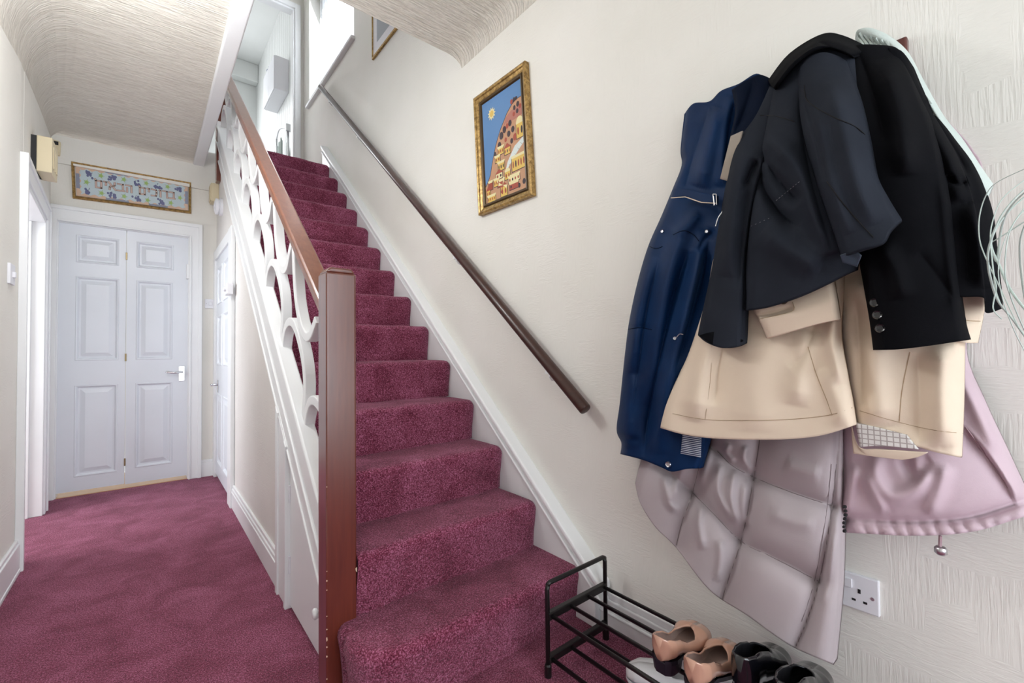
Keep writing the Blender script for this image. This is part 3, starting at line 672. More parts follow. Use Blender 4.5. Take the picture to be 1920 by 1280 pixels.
for nm, wd in (('mem', .062), ('yod', .036), ('alef', .072), ('bet', .066), ('he', .062), (None, .045), ('mem', .062), ('yod', .036), ('kaf', .062), ('vav', .034), ('resh', .056), ('bet', .062)):
    if nm:
        for s_ in GL[nm]:
            q = [(xp+wd*.9*a, .36+.28*b) for a, b in s_]
            stroke2(q, .013, .0016, 1); stroke2(q, .0085, .0020, 0)
    xp += wd+.006
mb.build('lettering', [SBm[5], SBm[4]], sg, fix=False)
# --- small frame upstairs
pf2 = XR-.015
c = un(697, 112, x=pf2)
p2 = thing('picture_frame', 'thin gold framed picture with white mount high on the stair wall', 'picture', (pf2, c.y, c.z))
f2 = quadmap((pf2, c.y, c.z+.6), (pf2, c.y-.5, c.z+.6), (pf2, c.y-.5, c.z), (pf2, c.y, c.z), (-1, 0, 0))
frame_bars(f2, .035, .03, [(0, -.015), (0, 0), (.6, .003), (1, -.005)], M_GOLD, p2, 'frame')
mb = MB(); poly(mb, f2, [(.03, .03), (.97, .03), (.97, .97), (.03, .97)], -.006, 0); poly(mb, f2, [(.17, .15), (.83, .15), (.83, .85), (.17, .85)], -.0055, 1)
mb.build('mounted_print', [M_PLAST, pm('print_grey', (.35, .38, .42))], p2, fix=False)
# --- devices
ab = thing('alarm_panel', 'cream alarm control box on the left wall above the side doorway', 'alarm box', (XL, 3.55, 2.05))
MB().box(XL-.02, XL+.006, 3.472, 3.66, 2.03, 2.215).build('dark_backing', M_DARK, ab)  # thin dark layer between case and wall
MB().box(XL+.005, XL+.066, 3.475, 3.66, 2.025, 2.22).build('case', M_CREAM, ab, bevel=.004)
for i in range(3): MB().box(XL+.066, XL+.069, 3.51+i*.05, 3.54+i*.05, 2.06, 2.18).build('button_strip', M_CREAM, ab, bevel=.001)
pir = thing('motion_sensor', 'cream motion sensor in the corner above the hall door', 'sensor', (-.50, YD, 2.45))
MB().prism([(-.538, 2.45), (-.488, 2.445), (-.484, 2.545), (-.534, 2.555)], fy, YD-.05, YD).build('sensor_body', M_CREAM, pir, bevel=.006)
MB().box(-.525, -.495, YD-.053, YD-.049, 2.515, 2.54).build('sensor_lens', M_DARK, pir)
MB().box(-.53, -.495, YD-.054, YD-.049, 2.46, 2.505).build('sensor_cover', M_CREAM, pir, bevel=.003)
sw = thing('light_switch', 'white light switch on the left wall beside the side doorway', 'switch', (XL, 2.95, 1.33))
MB().box(XL, XL+.010, 2.90, 2.99, 1.34, 1.43).build('plate', M_PLAST, sw, bevel=.002)
MB().box(XL+.009, XL+.020, 2.935, 2.955, 1.37, 1.395).build('rocker', M_PLAST, sw, bevel=.002)
sp = thing('fused_spur', 'white switch plate with two screws between hall door and cupboard', 'switch', (.42, YD, 1.4))
MB().box(.374, .449, YD-.010, YD, 1.405, 1.482).build('plate', M_PLAST, sp, bevel=.002)
MB().box(.400, .424, YD-.014, YD-.008, 1.428, 1.458).build('fuse_holder', M_PLAST, sp, bevel=.002)
for x in (.384, .440): MB().lathe([(.004, 0), (.004, .002)], lambda a, b, h: (x+a, YD-.010-h, 1.444+b), 8).build('screw', M_STEEL, sp)
bx = thing('junction_box', 'beige junction box high up beside the stair string', 'box', (XW, 4.4, 2.28))
MB().box(XW-.055, XW, 4.36, 4.48, 2.28, 2.43).build('box_body', M_CREAM, bx, bevel=.004); MB().box(XW-.060, XW-.054, 4.37, 4.47, 2.29, 2.42).build('lid', M_CREAM, bx, bevel=.002)
sd = thing('smoke_alarm', 'round white alarm sounder above the cupboard door', 'alarm', (XW, 4.15, 2.17))
MB().lathe([(.068, 0), (.068, .018), (.055, .02), (.055, .026), (.062, .028), (.062, .045), (.04, .052)], lambda a, b, h: (XW-h, 4.15+a, 2.18+b), 28).build('sounder_body', M_PLAST, sd, bevel=.001)
MB().lathe([(.02, 0), (.02, .004)], lambda a, b, h: (XW-.052-h, 4.15+a, 2.18+b), 16).build('grille', M_PLAST, sd)
# double socket on the right wall
c1 = un(1651, 1155, x=XR); c2 = un(1651, 1088, x=XR); sy1 = c1.y; sy0 = sy1+.147; sz0, sz1 = c1.z, c2.z; hh = sz1-sz0
so = thing('wall_socket', 'white double wall socket partly hidden behind the long quilted coat', 'socket', (XR, (sy0+sy1)/2, sz0))
so_p = MB().box(XR-.009, XR, sy1, sy0, sz0, sz1).build('plate', M_PLAST, so, bevel=.003)
def so_y(q): return sy1+q
for off in (0.037, .110):
    for (dy, dz, w_, h_) in ((0, .010, .0045, .009), (-.011, -.013, .007, .0045), (.011, -.013, .007, .0045)): MB().box(XR-.0098, XR-.005, so_y(off+dy)-w_/2, so_y(off+dy)+w_/2, (sz0+sz1)/2+dz-h_/2-.006, (sz0+sz1)/2+dz+h_/2-.006).build('pin_hole', M_DARK, so_p)
for off in (.058, .089): MB().box(XR-.013, XR-.006, so_y(off)-.007, so_y(off)+.007, (sz0+sz1)/2+.008, (sz0+sz1)/2+.028).build('rocker', M_PLAST, so_p, bevel=.001)
MB().lathe([(.004, 0), (.004, .0015)], lambda a, b, h: (XR-.009-h, so_y(.012)+a, (sz0+sz1)/2-.004+b), 10).build('screw', M_STEEL, so_p)
# wall handrail on the right
wh = thing('wall_handrail', 'dark round wooden handrail fixed up the right stair wall', 'handrail', (XR, 2.5, 0))
hx = XR-.058
pa = un(1098, 768, x=hx); pb = un(601, 163, x=hx)
dr = (pb-pa).normalized()
MB().tube([pa-dr*.002, pa, pa+dr*.004, pa+dr*1.0, pb-dr*.004, pb, pb+dr*.002], [.018, .022, .0235, .0235, .0235, .022, .018], 20).build('rail', M_RAIL2, wh, smooth=True)
for (u, v) in ((1029, 690), (855, 478), (672, 252), (618, 190)):
    t = (un(u, v, x=hx)-pa).dot(dr); q = pa+dr*t
    mb = MB(); mb.tube([(hx, q.y, q.z-.018), (hx, q.y, q.z-.042), (hx+.012, q.y, q.z-.055), (XR-.004, q.y, q.z-.055)], .0055, 8)
    mb.lathe([(.019, 0), (.019, .004), (.012, .007)], lambda a, b, h: (XR-h, q.y+a, q.z-.055+b), 14)
    mb.box(hx-.009, hx+.009, q.y-.02, q.y+.02, q.z-.030, q.z-.018)
    mb.build('bracket', M_WHITE, wh, smooth=False)
# bathroom furniture
bc = thing('wall_cabinet', 'white cabinet on the panelled bathroom wall at the stair top', 'cabinet', (1.2, 6.1, 4.15))
MB().box(1.145, XR-.034, 5.72, 6.32, 4.13, 4.53).build('cabinet_body', M_PLAST, bc, bevel=.006)
MB().box(1.13, 1.144, 5.725, 6.02, 4.135, 4.525).build('cabinet_door', M_PLAST, bc, bevel=.003); MB().box(1.13, 1.144, 6.025, 6.315, 4.135, 4.525).build('cabinet_door', M_PLAST, bc, bevel=.003)
bt = thing('toiletry_bottle', 'small blue patterned pot standing on the bathroom cabinet', 'bottle', (1.2, 6.25, 4.53))
MB().lathe([(.03, 0), (.034, .01), (.034, .10), (.02, .12)], lambda a, b, h: (1.19+a, 6.27+b, 4.53+h), 14).build('bottle_body', mat('blue_pot', (.16, .2, .34), .4), bt, smooth=True)
MB().lathe([(.021, 0), (.021, .03), (.015, .033)], lambda a, b, h: (1.19+a, 6.27+b, 4.648+h), 12).build('cap', M_PLAST, bt)
sh = thing('shower_riser', 'chrome shower riser with curved white hose on the bathroom wall', 'shower', (1.24, 5.6, 3.2))
MB().tube([(1.25, 5.58, 2.95), (1.25, 5.58, 3.63)], .013, 10).build('riser_pole', M_CHROME, sh, smooth=True)
MB().box(1.225, XR-.034, 5.56, 5.60, 3.60, 3.68).build('slider_clamp', M_STEEL, sh, bevel=.006)
MB().tube(spline([(1.25, 5.6, 3.64), (1.23, 5.75, 3.70), (1.22, 5.9, 3.72), (1.215, 6.0, 3.62), (1.215, 5.95, 3.5), (1.22, 5.8, 3.42)], 6).tolist(), .008, 8).build('hose', M_PLAST, sh, smooth=True)
MB().tube([(1.16, 5.72, 2.95), (1.16, 5.72, 3.53)], .010, 8).build('side_pole', M_CHROME, sh, smooth=True)
bt2 = thing('bath_towel', 'white towel hanging beside the chrome shower pole', 'towel', (1.2, 5.7, 3.0))
ys = np.linspace(5.62, 6.1, 24); P = np.array([[(1.205+.012*math.sin(y*60), y, z-.15*(y-5.62)) for y in ys] for z in (2.95, 3.2, 3.52)])
MB().grid(P).build('towel_cloth', M_KNIT, bt2, smooth=True, fix=False).modifiers.new('s', 'SOLIDIFY').thickness = .012
pp = thing('ceiling_pipe', 'white boxed pipe running under the bathroom ceiling', 'pipe', (.9, 6.5, 5.3))
MB().box(.62, .74, Y2+.1, 7.75, 5.28, 5.42).build('pipe_casing', M_GREYW, pp, bevel=.01); MB().box(-.8, XR-.034, 7.60, 7.74, 5.15, 5.42).build('pipe_casing', M_GREYW, pp, bevel=.01)
# added pendant lamps around the hall and landing fill lights, out of view
for i, (loc, lab) in enumerate((((-.2, 2.0, 2.25), 'added bare glass bulb hanging on a flex in the hall, out of view'), ((.2, 3.2, 4.6), 'added bare glass bulb hanging on a flex over the upper landing, out of view'))):
    lp = thing('added_pendant_lamp', lab, 'lamp', loc)
    top = ZC if i == 0 else ZT-.05
    MB().tube([(loc[0], loc[1], loc[2]+.18), (loc[0], loc[1], top)], .004, 6).build('flex', M_PLAST, lp)
    MB().lathe([(.012, 0), (.016, .01), (.016, .05), (.008, .06)], lambda a, b, h: (loc[0]+a, loc[1]+b, loc[2]+.13+h), 14).build('lamp_holder', M_PLAST, lp, smooth=True)
    MB().lathe([(.004, -.03), (.02, -.026), (.03, -.005), (.026, .02), (.012, .05)], lambda a, b, h: (loc[0]+a, loc[1]+b, loc[2]+.08+h), 16).build('glass_bulb', M_GLASS, lp, smooth=True)
# ================================================================ COATS
def seg_dist(U, V, pts):
    # distance in px to a polyline, signed side and position along it (0..1)
    best = np.full(U.shape, 1e9); side = np.zeros(U.shape); along = np.zeros(U.shape)
    pts = np.array(pts, float); L = np.r_[0, np.cumsum(np.linalg.norm(np.diff(pts, axis=0), axis=1))]
    for i in range(len(pts)-1):
        a, b = pts[i], pts[i+1]; d = b-a; l2 = d@d
        t = np.clip(((U-a[0])*d[0]+(V-a[1])*d[1])/l2, 0, 1)
        dx = U-(a[0]+t*d[0]); dy = V-(a[1]+t*d[1]); q = np.hypot(dx, dy); m = q < best
        best = np.where(m, q, best); side = np.where(m, np.sign(d[0]*dy-d[1]*dx), side); along = np.where(m, (L[i]+t*np.sqrt(l2))/L[-1], along)
    return best, side, along
def folds(U, V, strokes):
    D = np.zeros(U.shape)
    for s in strokes:
        kind, pts, amp, wd = s[:4]; amp = amp*1.4
        p = spline(pts, 6) if len(pts) > 2 else np.array(pts, float)
        q, sd, al = seg_dist(U, V, p)
        tap = np.clip(np.minimum(al/.18, (1-al)/.18), 0, 1)**.7 if len(s) < 5 else 1.0
        if kind == 'r': D += amp*np.exp(-(q/wd)**2)*tap
        elif kind == 's': D += amp*sd*np.exp(-q/wd)*tap*np.clip(q/3, 0, 1)      # one side proud of the other
        elif kind == 'c': D -= amp*np.exp(-q/wd)*tap                            # sharp quilting crease
    return D
def coons(top, right, bottom, left, nu, nv):
    T = resample(spline(top, 6), nu); B = resample(spline(bottom, 6), nu); L = resample(spline(left, 6), nv); R_ = resample(spline(right, 6), nv)
    u = np.linspace(0, 1, nu)[None, :, None]; v = np.linspace(0, 1, nv)[:, None, None]
    S = (1-v)*T[None]+v*B[None]+(1-u)*L[:, None]+u*R_[:, None]
    S -= (1-u)*(1-v)*T[0]+u*(1-v)*T[-1]+(1-u)*v*B[0]+u*v*B[-1]
    return S[..., 0], S[..., 1], np.broadcast_to(u[..., 0], S.shape[:2]), np.broadcast_to(v[..., 0], S.shape[:2])
DEPTHF = {}
def panel(name, matl, parent, top, right, bottom, left, dv, ends, strokes=(), nu=90, nv=130, thick=.018, edge=.03, ew=.10, rip=0, wave=(), seed=0, hem=None, label=None, wide=1.0):
    """one hanging cloth panel: px outline, dv = [(v, depth from wall)], ends = (left, right) depth loss at the sides"""
    U, V, u, v = coons(top, right, bottom, left, nu, nv)
    dvv = np.array(dv, float); tt = np.linspace(-.3, 1.3, 321); kk = np.exp(-(np.arange(-40, 41)/17.)**2); kk /= kk.sum(); D = np.interp(v, tt, np.convolve(np.interp(tt, dvv[:, 0], dvv[:, 1]), kk, 'same'))
    el = np.clip(1-u/ew, 0, 1); er = np.clip(1-(1-u)/ew, 0, 1)
    D = D-ends[0]*(1-u)**2-ends[1]*u**2
    D -= edge*((1-np.sqrt(np.clip(1-el**2, 0, 1)))+(1-np.sqrt(np.clip(1-er**2, 0, 1))))
    for (am, k, ph, vpow) in wave: D += am*np.sin(2*np.pi*k*u+ph+.8*np.sin(3*v+ph))*v**vpow
    D += folds(U, V, strokes)
    if rip:
        rs = np.random.RandomState(seed)
        for i in range(7):
            a = rs.uniform(0, 6.28); kx, ky = rs.uniform(.01, .045), rs.uniform(.004, .02); D += rip*.4*np.sin(U*kx+V*ky*rs.choice((-1, 1))+a)
    Pf = un_x(U, V, XR-np.maximum(D, .012))
    Pb = Pf.copy(); Pb[..., 0] = np.minimum(Pb[..., 0]+thick, XR-.006)
    nv_, nu_ = U.shape; mb = MB(); mb.grid(Pf); mb.grid(Pb, flip=True); N = nu_*nv_
    bd = [i for i in range(nu_)]+[j*nu_+nu_-1 for j in range(1, nv_)]+[(nv_-1)*nu_+i for i in range(nu_-2, -1, -1)]+[j*nu_ for j in range(nv_-2, 0, -1)]
    mb.f += [(bd[i], N+bd[i], N+bd[(i+1) % len(bd)], bd[(i+1) % len(bd)]) for i in range(len(bd))]; mb.m += [0]*len(bd)
    o = mb.build(name, matl, parent, smooth=True, fix=True, label=label)
    DEPTHF[o.name] = (U, V, D)
    return o
def depth_at(o, x, y):
    U, V, D = DEPTHF[o.name]; i = np.argmin((U-x)**2+(V-y)**2); return D.flat[i]
def seam(o, pts, matl, r=.0011, off=.0012, name='seam'):
    p = resample(spline(pts, 6) if len(pts) > 2 else pts, max(12, 4*len(pts)))
    P = [un(x, y, x=XR-depth_at(o, x, y)-off) for x, y in p]
    return MB().tube(P, r, 5).build(name, matl, o)
def button(o, x, y, matl, r=.009, name='button', h=.004):
    c = un(x, y, x=XR-depth_at(o, x, y))
    b = MB().lathe([(r, -.003), (r, h*.6), (r*.85, h), (r*.6, h*.75), (r*.3, h*.75)], lambda a, bb, hh: (c.x-hh, c.y+a, c.z+bb), 16)
    return b.build(name, matl, o, smooth=False)

# rack board and hooks
rk = thing('coat_rack', 'dark red wooden coat rack board with hooks behind the coats', 'coat rack', (XR, .5, 1.66))
e1 = un(1701, 98, x=XR-.022); bz1 = un(1701, 66, x=XR-.022).z
MB().box(XR-.022, XR, e1.y, e1.y+.29, bz1-.10, bz1).build('board', M_BOARD, rk, bevel=.004)
for i in range(3):
    y = e1.y+.06+i*.09
    MB().tube(spline([(XR-.022, y, bz1-.05), (XR-.05, y, bz1-.06), (XR-.065, y, bz1-.045), (XR-.068, y, bz1-.03)], 5).tolist(), .005, 8).build('hook', M_STEEL, rk, smooth=True)

# 1 pale pink coat
pk = thing('pink_coat', 'pale pink padded coat hanging behind the others, nearest the plant', 'coat', (XR, .2, .6))
pkb = panel('coat_body', M_PINK, pk, [(1565, 250), (1660, 185), (1730, 180)], [(1730, 180), (1800, 250), (1826, 283), (1843, 318), (1846, 430), (1828, 560), (1812, 660), (1846, 750), (1888, 840), (1916, 900), (1945, 960)],
      [(1579, 998), (1640, 1001), (1700, 1004), (1780, 1002), (1840, 993), (1890, 978), (1945, 960)], [(1565, 250), (1570, 600), (1574, 850), (1579, 998)],
      [(0, .04), (.3, .10), (.7, .15), (.93, .155), (1, .135)], (.03, .07),
      [('c', [(1580, 972), (1640, 976), (1720, 979), (1800, 974), (1860, 960), (1925, 938)], .022, 7, 1), ('r', [(1650, 850), (1640, 890), (1670, 930), (1720, 915), (1740, 860)], .014, 16), ('r', [(1605, 870), (1590, 930), (1585, 970)], .012, 12),
       ('r', [(1800, 690), (1850, 790), (1880, 850)], .016, 22), ('s', [(1806, 800), (1850, 850), (1890, 910), (1905, 950)], -.008, 18), ('r', [(1660, 960), (1640, 930), (1620, 890)], .01, 9), ('r', [(1740, 965), (1760, 920), (1775, 870)], .010, 14), ('r', [(1690, 850), (1715, 890), (1745, 860)], -.012, 12)]
      +[('c', [(1590+i*27, 980+2*(i % 3)), (1597+i*27+4*(i % 2), 1000-max(0, i-6)*5)], .006, 4, 1) for i in range(12)], rip=.003, seed=2, edge=.05)
seam(pkb, [(1810, 800), (1850, 855), (1890, 915)], M_SEAMK)
c = un(1763, 1004, x=XR-.10)
MB().tube([c, c-Vector((0, -.001, .022))], .003, 6).build('drawcord', M_SEAMK, pk); MB().lathe([(.006, 0), (.010, .004), (.010, .013), (.007, .017)], lambda a, b, h: (c.x+a, c.y+b, c.z-.038+h), 14).build('cord_stopper', M_STEEL, pk, smooth=True)
for i in range(7):
    q = un(1584+1.5*math.sin(i), 950+i*7.5, x=XR-.160); MB().box(q.x-.004, q.x+.004, q.y-.0025, q.y+.0025, q.z-.0025, q.z+.0025).build('zip_tooth', M_DARK, pk, bevel=.001)

# 2 long quilted coat
pu = thing('quilted_coat', 'long mauve-grey quilted coat reaching lowest, above the shoe rack', 'coat', (XR, .5, .3))
qs = [[(1428, 700), (1425, 820), (1410, 915), (1390, 1012), (1365, 1088), (1354, 1124)], [(1250, 790), (1345, 845), (1372, 872), (1415, 895), (1490, 925), (1566, 950)], [(1235, 868), (1297, 922), (1340, 965), (1390, 1015), (1450, 1045), (1536, 1090)],
      [(1345, 700), (1322, 830), (1298, 925), (1280, 975), (1268, 1022)], [(1578, 700), (1568, 870), (1558, 965), (1537, 1085), (1512, 1165), (1492, 1212)]]
pub = panel('coat_body', M_PUFF, pu, [(1262, 690), (1420, 680), (1585, 690)], [(1585, 690), (1582, 820), (1580, 950), (1576, 1100), (1563, 1246)], [(1191, 905), (1200, 942), (1228, 987), (1268, 1027), (1330, 1106), (1400, 1153), (1480, 1209), (1563, 1246)], [(1262, 690), (1206, 850), (1191, 905)],
      [(0, .15), (.4, .17), (1, .165)], (.055, .0),
      [('c', q, .032, 20, 1) for q in qs[:4]]+[('c', qs[4], .020, 12, 1)]
      +[('r', p, a, w_) for p, a, w_ in [([(1380, 880), (1370, 930), (1385, 985)], .010, 7), ([(1350, 870), (1345, 920), (1372, 975)], .010, 7), ([(1318, 940), (1310, 980), (1318, 1030)], .009, 8), ([(1400, 900), (1395, 950), (1398, 985)], .008, 7),
          ([(1300, 840), (1275, 890), (1262, 940)], .012, 10), ([(1335, 830), (1320, 880), (1312, 910)], .010, 8), ([(1245, 890), (1255, 940), (1275, 960)], .010, 8), ([(1350, 1010), (1352, 1050), (1345, 1090)], .008, 9), ([(1470, 870), (1500, 880), (1540, 890)], .006, 14), ([(1440, 960), (1480, 975), (1530, 985)], .005, 14), ([(1565, 1000), (1555, 1070), (1540, 1130)], .006, 8), ([(1400, 835), (1395, 860), (1412, 885)], .010, 7), ([(1368, 832), (1362, 850), (1378, 868)], .010, 6)]],
      nu=150, nv=150, rip=.003, seed=5, edge=.05, ew=.07, thick=.03)
for q in (qs[0][1:], qs[1][1:], qs[2][1:], qs[3][1:], qs[4][1:]): seam(pub, q[:-1]+[tuple(np.array(q[-1])*.98+np.array(q[-2])*.02)], M_SEAMP, .0009, .0010)
seam(pub, [(x-9, y) for x, y in qs[4][1:-1]], M_SEAMP, .0006, .0014)

# 3 navy jacket
nv = thing('navy_jacket', 'navy blue zip jacket hanging at the stair end of the rack', 'jacket', (XR, .9, .7))
nvb = panel('jacket_body', M_NAVY, nv, [(1283, 214), (1300, 194), (1330, 190), (1352, 170), (1385, 157), (1418, 138), (1440, 150)], [(1440, 150), (1425, 300), (1400, 500), (1360, 700), (1314, 878)], [(1163, 851), (1205, 862), (1240, 876), (1260, 884), (1288, 879), (1314, 878)],
      [(1283, 214), (1276, 280), (1278, 310), (1262, 352), (1240, 405), (1215, 462), (1195, 530), (1180, 600), (1172, 660), (1162, 755), (1156, 806), (1165, 830), (1163, 851)],
      [(0, .085), (.12, .12), (.3, .15), (.45, .175), (.8, .19), (1, .18)], (.07, .02),
      [('r', [(1345, 200), (1325, 280), (1310, 350)], .030, 20), ('c', [(1330, 200), (1300, 290), (1285, 350)], .022, 11), ('r', [(1370, 180), (1362, 260), (1350, 350)], .018, 12), ('c', [(1378, 190), (1368, 240), (1360, 330)], .02, 8),
       ('c', [(1262, 368), (1300, 372), (1345, 388)], .016, 12, 1), ('r', [(1300, 400), (1262, 480), (1240, 600), (1225, 760)], .026, 20), ('c', [(1290, 470), (1262, 560), (1235, 680), (1213, 800), (1208, 858)], .024, 9), ('r', [(1320, 430), (1308, 500), (1280, 620), (1245, 760), (1235, 850)], .024, 14),
       ('c', [(1330, 450), (1318, 520), (1290, 620), (1265, 700)], .020, 9), ('r', [(1225, 480), (1200, 580), (1185, 700)], .020, 16), ('c', [(1240, 470), (1215, 570), (1198, 680), (1185, 790)], .014, 8), ('r', [(1195, 700), (1180, 790), (1180, 840)], .014, 14),
       ('c', [(1185, 615), (1205, 612), (1225, 618)], .006, 5), ('c', [(1160, 815), (1175, 822), (1200, 826)], .006, 6), ('r', [(1310, 395), (1290, 420), (1260, 440)], .012, 12), ('c', [(1340, 430), (1320, 450), (1310, 470)], .012, 7)],
      nu=110, nv=190, rip=.003, seed=8, edge=.05, ew=.09)
panel('collar', M_NAVYL, nv, [(1372, 168), (1400, 150), (1425, 140), (1450, 150)], [(1450, 150), (1445, 210), (1400, 300)], [(1368, 258), (1382, 280), (1400, 300)], [(1372, 168), (1378, 210), (1368, 258)], [(0, .12), (.5, .17), (1, .18)], (.01, .01), [('c', [(1412, 150), (1398, 200), (1378, 250)], .015, 8)], 40, 40, .01)
tab = panel('waist_tab', M_NAVY, nv, [(1262, 353), (1290, 355), (1320, 362), (1344, 366)], [(1344, 366), (1343, 381)], [(1257, 371), (1285, 368), (1315, 379), (1343, 381)], [(1262, 353), (1257, 371)], [(0, .20), (1, .205)], (.05, 0), [], 40, 10, .01, edge=.01)
MB().tube([un(x, y, x=XR-.207) for x, y in resample([(1258, 371), (1285, 369), (1315, 379.5), (1342, 381)], 14)], .0013, 5).build('piping', M_BEIGE, tab)
q = [un(x, y, x=XR-.214) for x, y in ((1337, 364), (1343, 364), (1344, 384), (1339, 385), (1337, 364))]; MB().tube(q, .0017, 6).build('buckle', M_CHROME, tab)
zp = MB().tube([un(x, y, x=XR-.215) for x, y in resample(spline([(1363, 366), (1357, 392), (1347, 408), (1342, 424)], 5), 20)], .0018, 5).build('zip', M_STEEL, nv)
for (x, y) in ((1326, 434), (1243, 434), (1267, 634), (1254, 870)): button(nvb, x, y, M_STEEL, .0055 if y < 800 else .0085, 'snap_button', .006)
MB().tube([un(x, y, x=XR-depth_at(nvb, 1270, 632)-.006) for x, y in resample(spline([(1268, 633), (1274, 626), (1281, 627)], 4), 8)], .0013, 5).build('drawcord', M_STEEL, nv)
panel('striped_lining', M_STRIPE, nv, [(1280, 812), (1314, 814)], [(1314, 814), (1313, 858)], [(1276, 850), (1313, 858)], [(1280, 812), (1276, 850)], [(0, .192), (1, .186)], (0, 0), [], 14, 14, .004, edge=0)
seam(nvb, [(1178, 617), (1200, 614), (1222, 618)], M_NAVYL); seam(nvb, [(1218, 462), (1230, 466), (1242, 462)], M_NAVYL); seam(nvb, [(1262, 440), (1282, 432), (1300, 440), (1310, 452)], M_NAVYL)

# 4 beige trench coat
tr = thing('trench_coat', 'beige cotton trench coat hanging beneath the dark jackets', 'coat', (XR, .5, .7))
pr_ = panel('coat_back_panel', M_BEIGE, tr, [(1570, 300), (1700, 280), (1790, 300)], [(1790, 300), (1812, 500), (1809, 640), (1807, 760), (1803, 858)], [(1598, 797), (1640, 806), (1680, 822), (1745, 845), (1803, 858)], [(1570, 300), (1572, 520), (1578, 640), (1598, 797)],
      [(0, .10), (.4, .19), (1, .215)], (.02, .03), [('r', [(1600, 520), (1640, 590), (1660, 640)], .016, 22), ('r', [(1640, 620), (1640, 700), (1655, 800)], .016, 34), ('c', [(1605, 560), (1612, 660), (1615, 760)], .012, 14), ('r', [(1770, 640), (1765, 740), (1770, 840)], .020, 30), ('c', [(1720, 660), (1725, 760), (1722, 830)], .010, 22)], nu=80, nv=120, edge=.03, rip=.002, seed=4, thick=.012)
tl = panel('coat_front_panel', M_BEIGE, tr, [(1362, 330), (1470, 300), (1580, 320)], [(1580, 320), (1582, 520), (1576, 620), (1588, 700), (1598, 750), (1605, 796)], [(1238, 802), (1280, 814), (1330, 821), (1400, 824), (1480, 823), (1545, 815), (1605, 796)], [(1362, 330), (1342, 440), (1322, 560), (1292, 660), (1262, 722), (1246, 762), (1238, 802)],
      [(0, .12), (.35, .20), (.7, .235), (1, .25)], (.035, .012), [('r', [(1340, 600), (1320, 680), (1300, 790)], .018, 22), ('c', [(1365, 600), (1345, 690), (1340, 760)], .010, 14), ('r', [(1520, 620), (1505, 680), (1490, 760)], .012, 22), ('c', [(1530, 600), (1510, 660), (1480, 690)], .010, 12), ('r', [(1570, 560), (1560, 640), (1578, 720)], .016, 14), ('r', [(1420, 620), (1415, 720), (1410, 810)], .008, 40), ('r', [(1545, 690), (1570, 750), (1580, 800)], .008, 18)], nu=130, nv=130, rip=.002, seed=3, edge=.03, ew=.05, thick=.012)
seam(tl, [(1247, 772), (1320, 786), (1400, 788), (1480, 786), (1555, 778), (1598, 764)], M_SEAMB, .0007, .0003); seam(tl, [(1515, 650), (1530, 700), (1550, 750), (1560, 778)], M_SEAMB, .0008, .0003); seam(tl, [(1335, 610), (1333, 700), (1322, 786)], M_SEAMB, .0005, .0001)
seam(pr_, [(1706, 660), (1697, 700), (1690, 740), (1686, 790)], M_SEAMB, .0008, .0003); seam(pr_, [(1612, 770), (1680, 790), (1750, 806), (1805, 812)], M_SEAMB, .0006, .0002)
panel('checked_lining', M_CHECK, tr, [(1604, 792), (1640, 800), (1700, 815)], [(1700, 815), (1722, 842)], [(1612, 838), (1650, 836), (1722, 842)], [(1604, 792), (1612, 838)], [(0, .205), (1, .20)], (0, 0), [], 20, 16, .004, edge=0)
panel('hem_facing', M_BEIGE, tr, [(1596, 795), (1610, 838), (1650, 842), (1740, 848)], [(1740, 848), (1720, 857), (1692, 862)], [(1600, 850), (1640, 856), (1692, 862)], [(1596, 795), (1597, 820), (1600, 850)], [(0, .20), (1, .195)], (0, 0), [], 30, 12, .005, edge=0)
cu = panel('sleeve_cuff', M_BEIGE, tr, [(1405, 572), (1470, 560), (1562, 520)], [(1562, 520), (1568, 555), (1575, 598)], [(1438, 634), (1480, 622), (1530, 608), (1575, 598)], [(1405, 572), (1422, 600), (1438, 634)], [(0, .26), (.5, .275), (1, .27)], (.02, .01), [('c', [(1416, 592), (1452, 585), (1488, 575)], .008, 4), ('s', [(1420, 596), (1455, 590), (1490, 582)], .004, 8)], 50, 40, .012, edge=.02)
button(cu, 1470, 562, mat('horn_button', (.10, .07, .05), .35), .010); seam(cu, [(1424, 598), (1460, 590), (1488, 582), (1486, 566)], M_SEAMB, .0008, .0003)
cu2 = panel('sleeve_cuff', M_BEIGE, tr, [(1790, 548), (1820, 550), (1849, 556)], [(1849, 556), (1842, 600), (1833, 643)], [(1795, 640), (1815, 643), (1833, 643)], [(1790, 548), (1793, 600), (1795, 640)], [(0, .16), (1, .18)], (0, .03), [('c', [(1795, 596), (1815, 600), (1842, 602)], .006, 4)], 30, 30, .012, edge=.02)
seam(cu2, [(1797, 597), (1818, 601), (1838, 602)], M_SEAMB, .0008, .0003)
panel('inner_facing', cloth('grey_beige_lining', (.30, .26, .22), (.36, .31, .26)), tr, [(1370, 255), (1392, 245)], [(1392, 245), (1368, 340)], [(1350, 335), (1368, 340)], [(1370, 255), (1350, 335)], [(0, .19), (1, .20)], (0, 0), [], 12, 16, .006, edge=0)

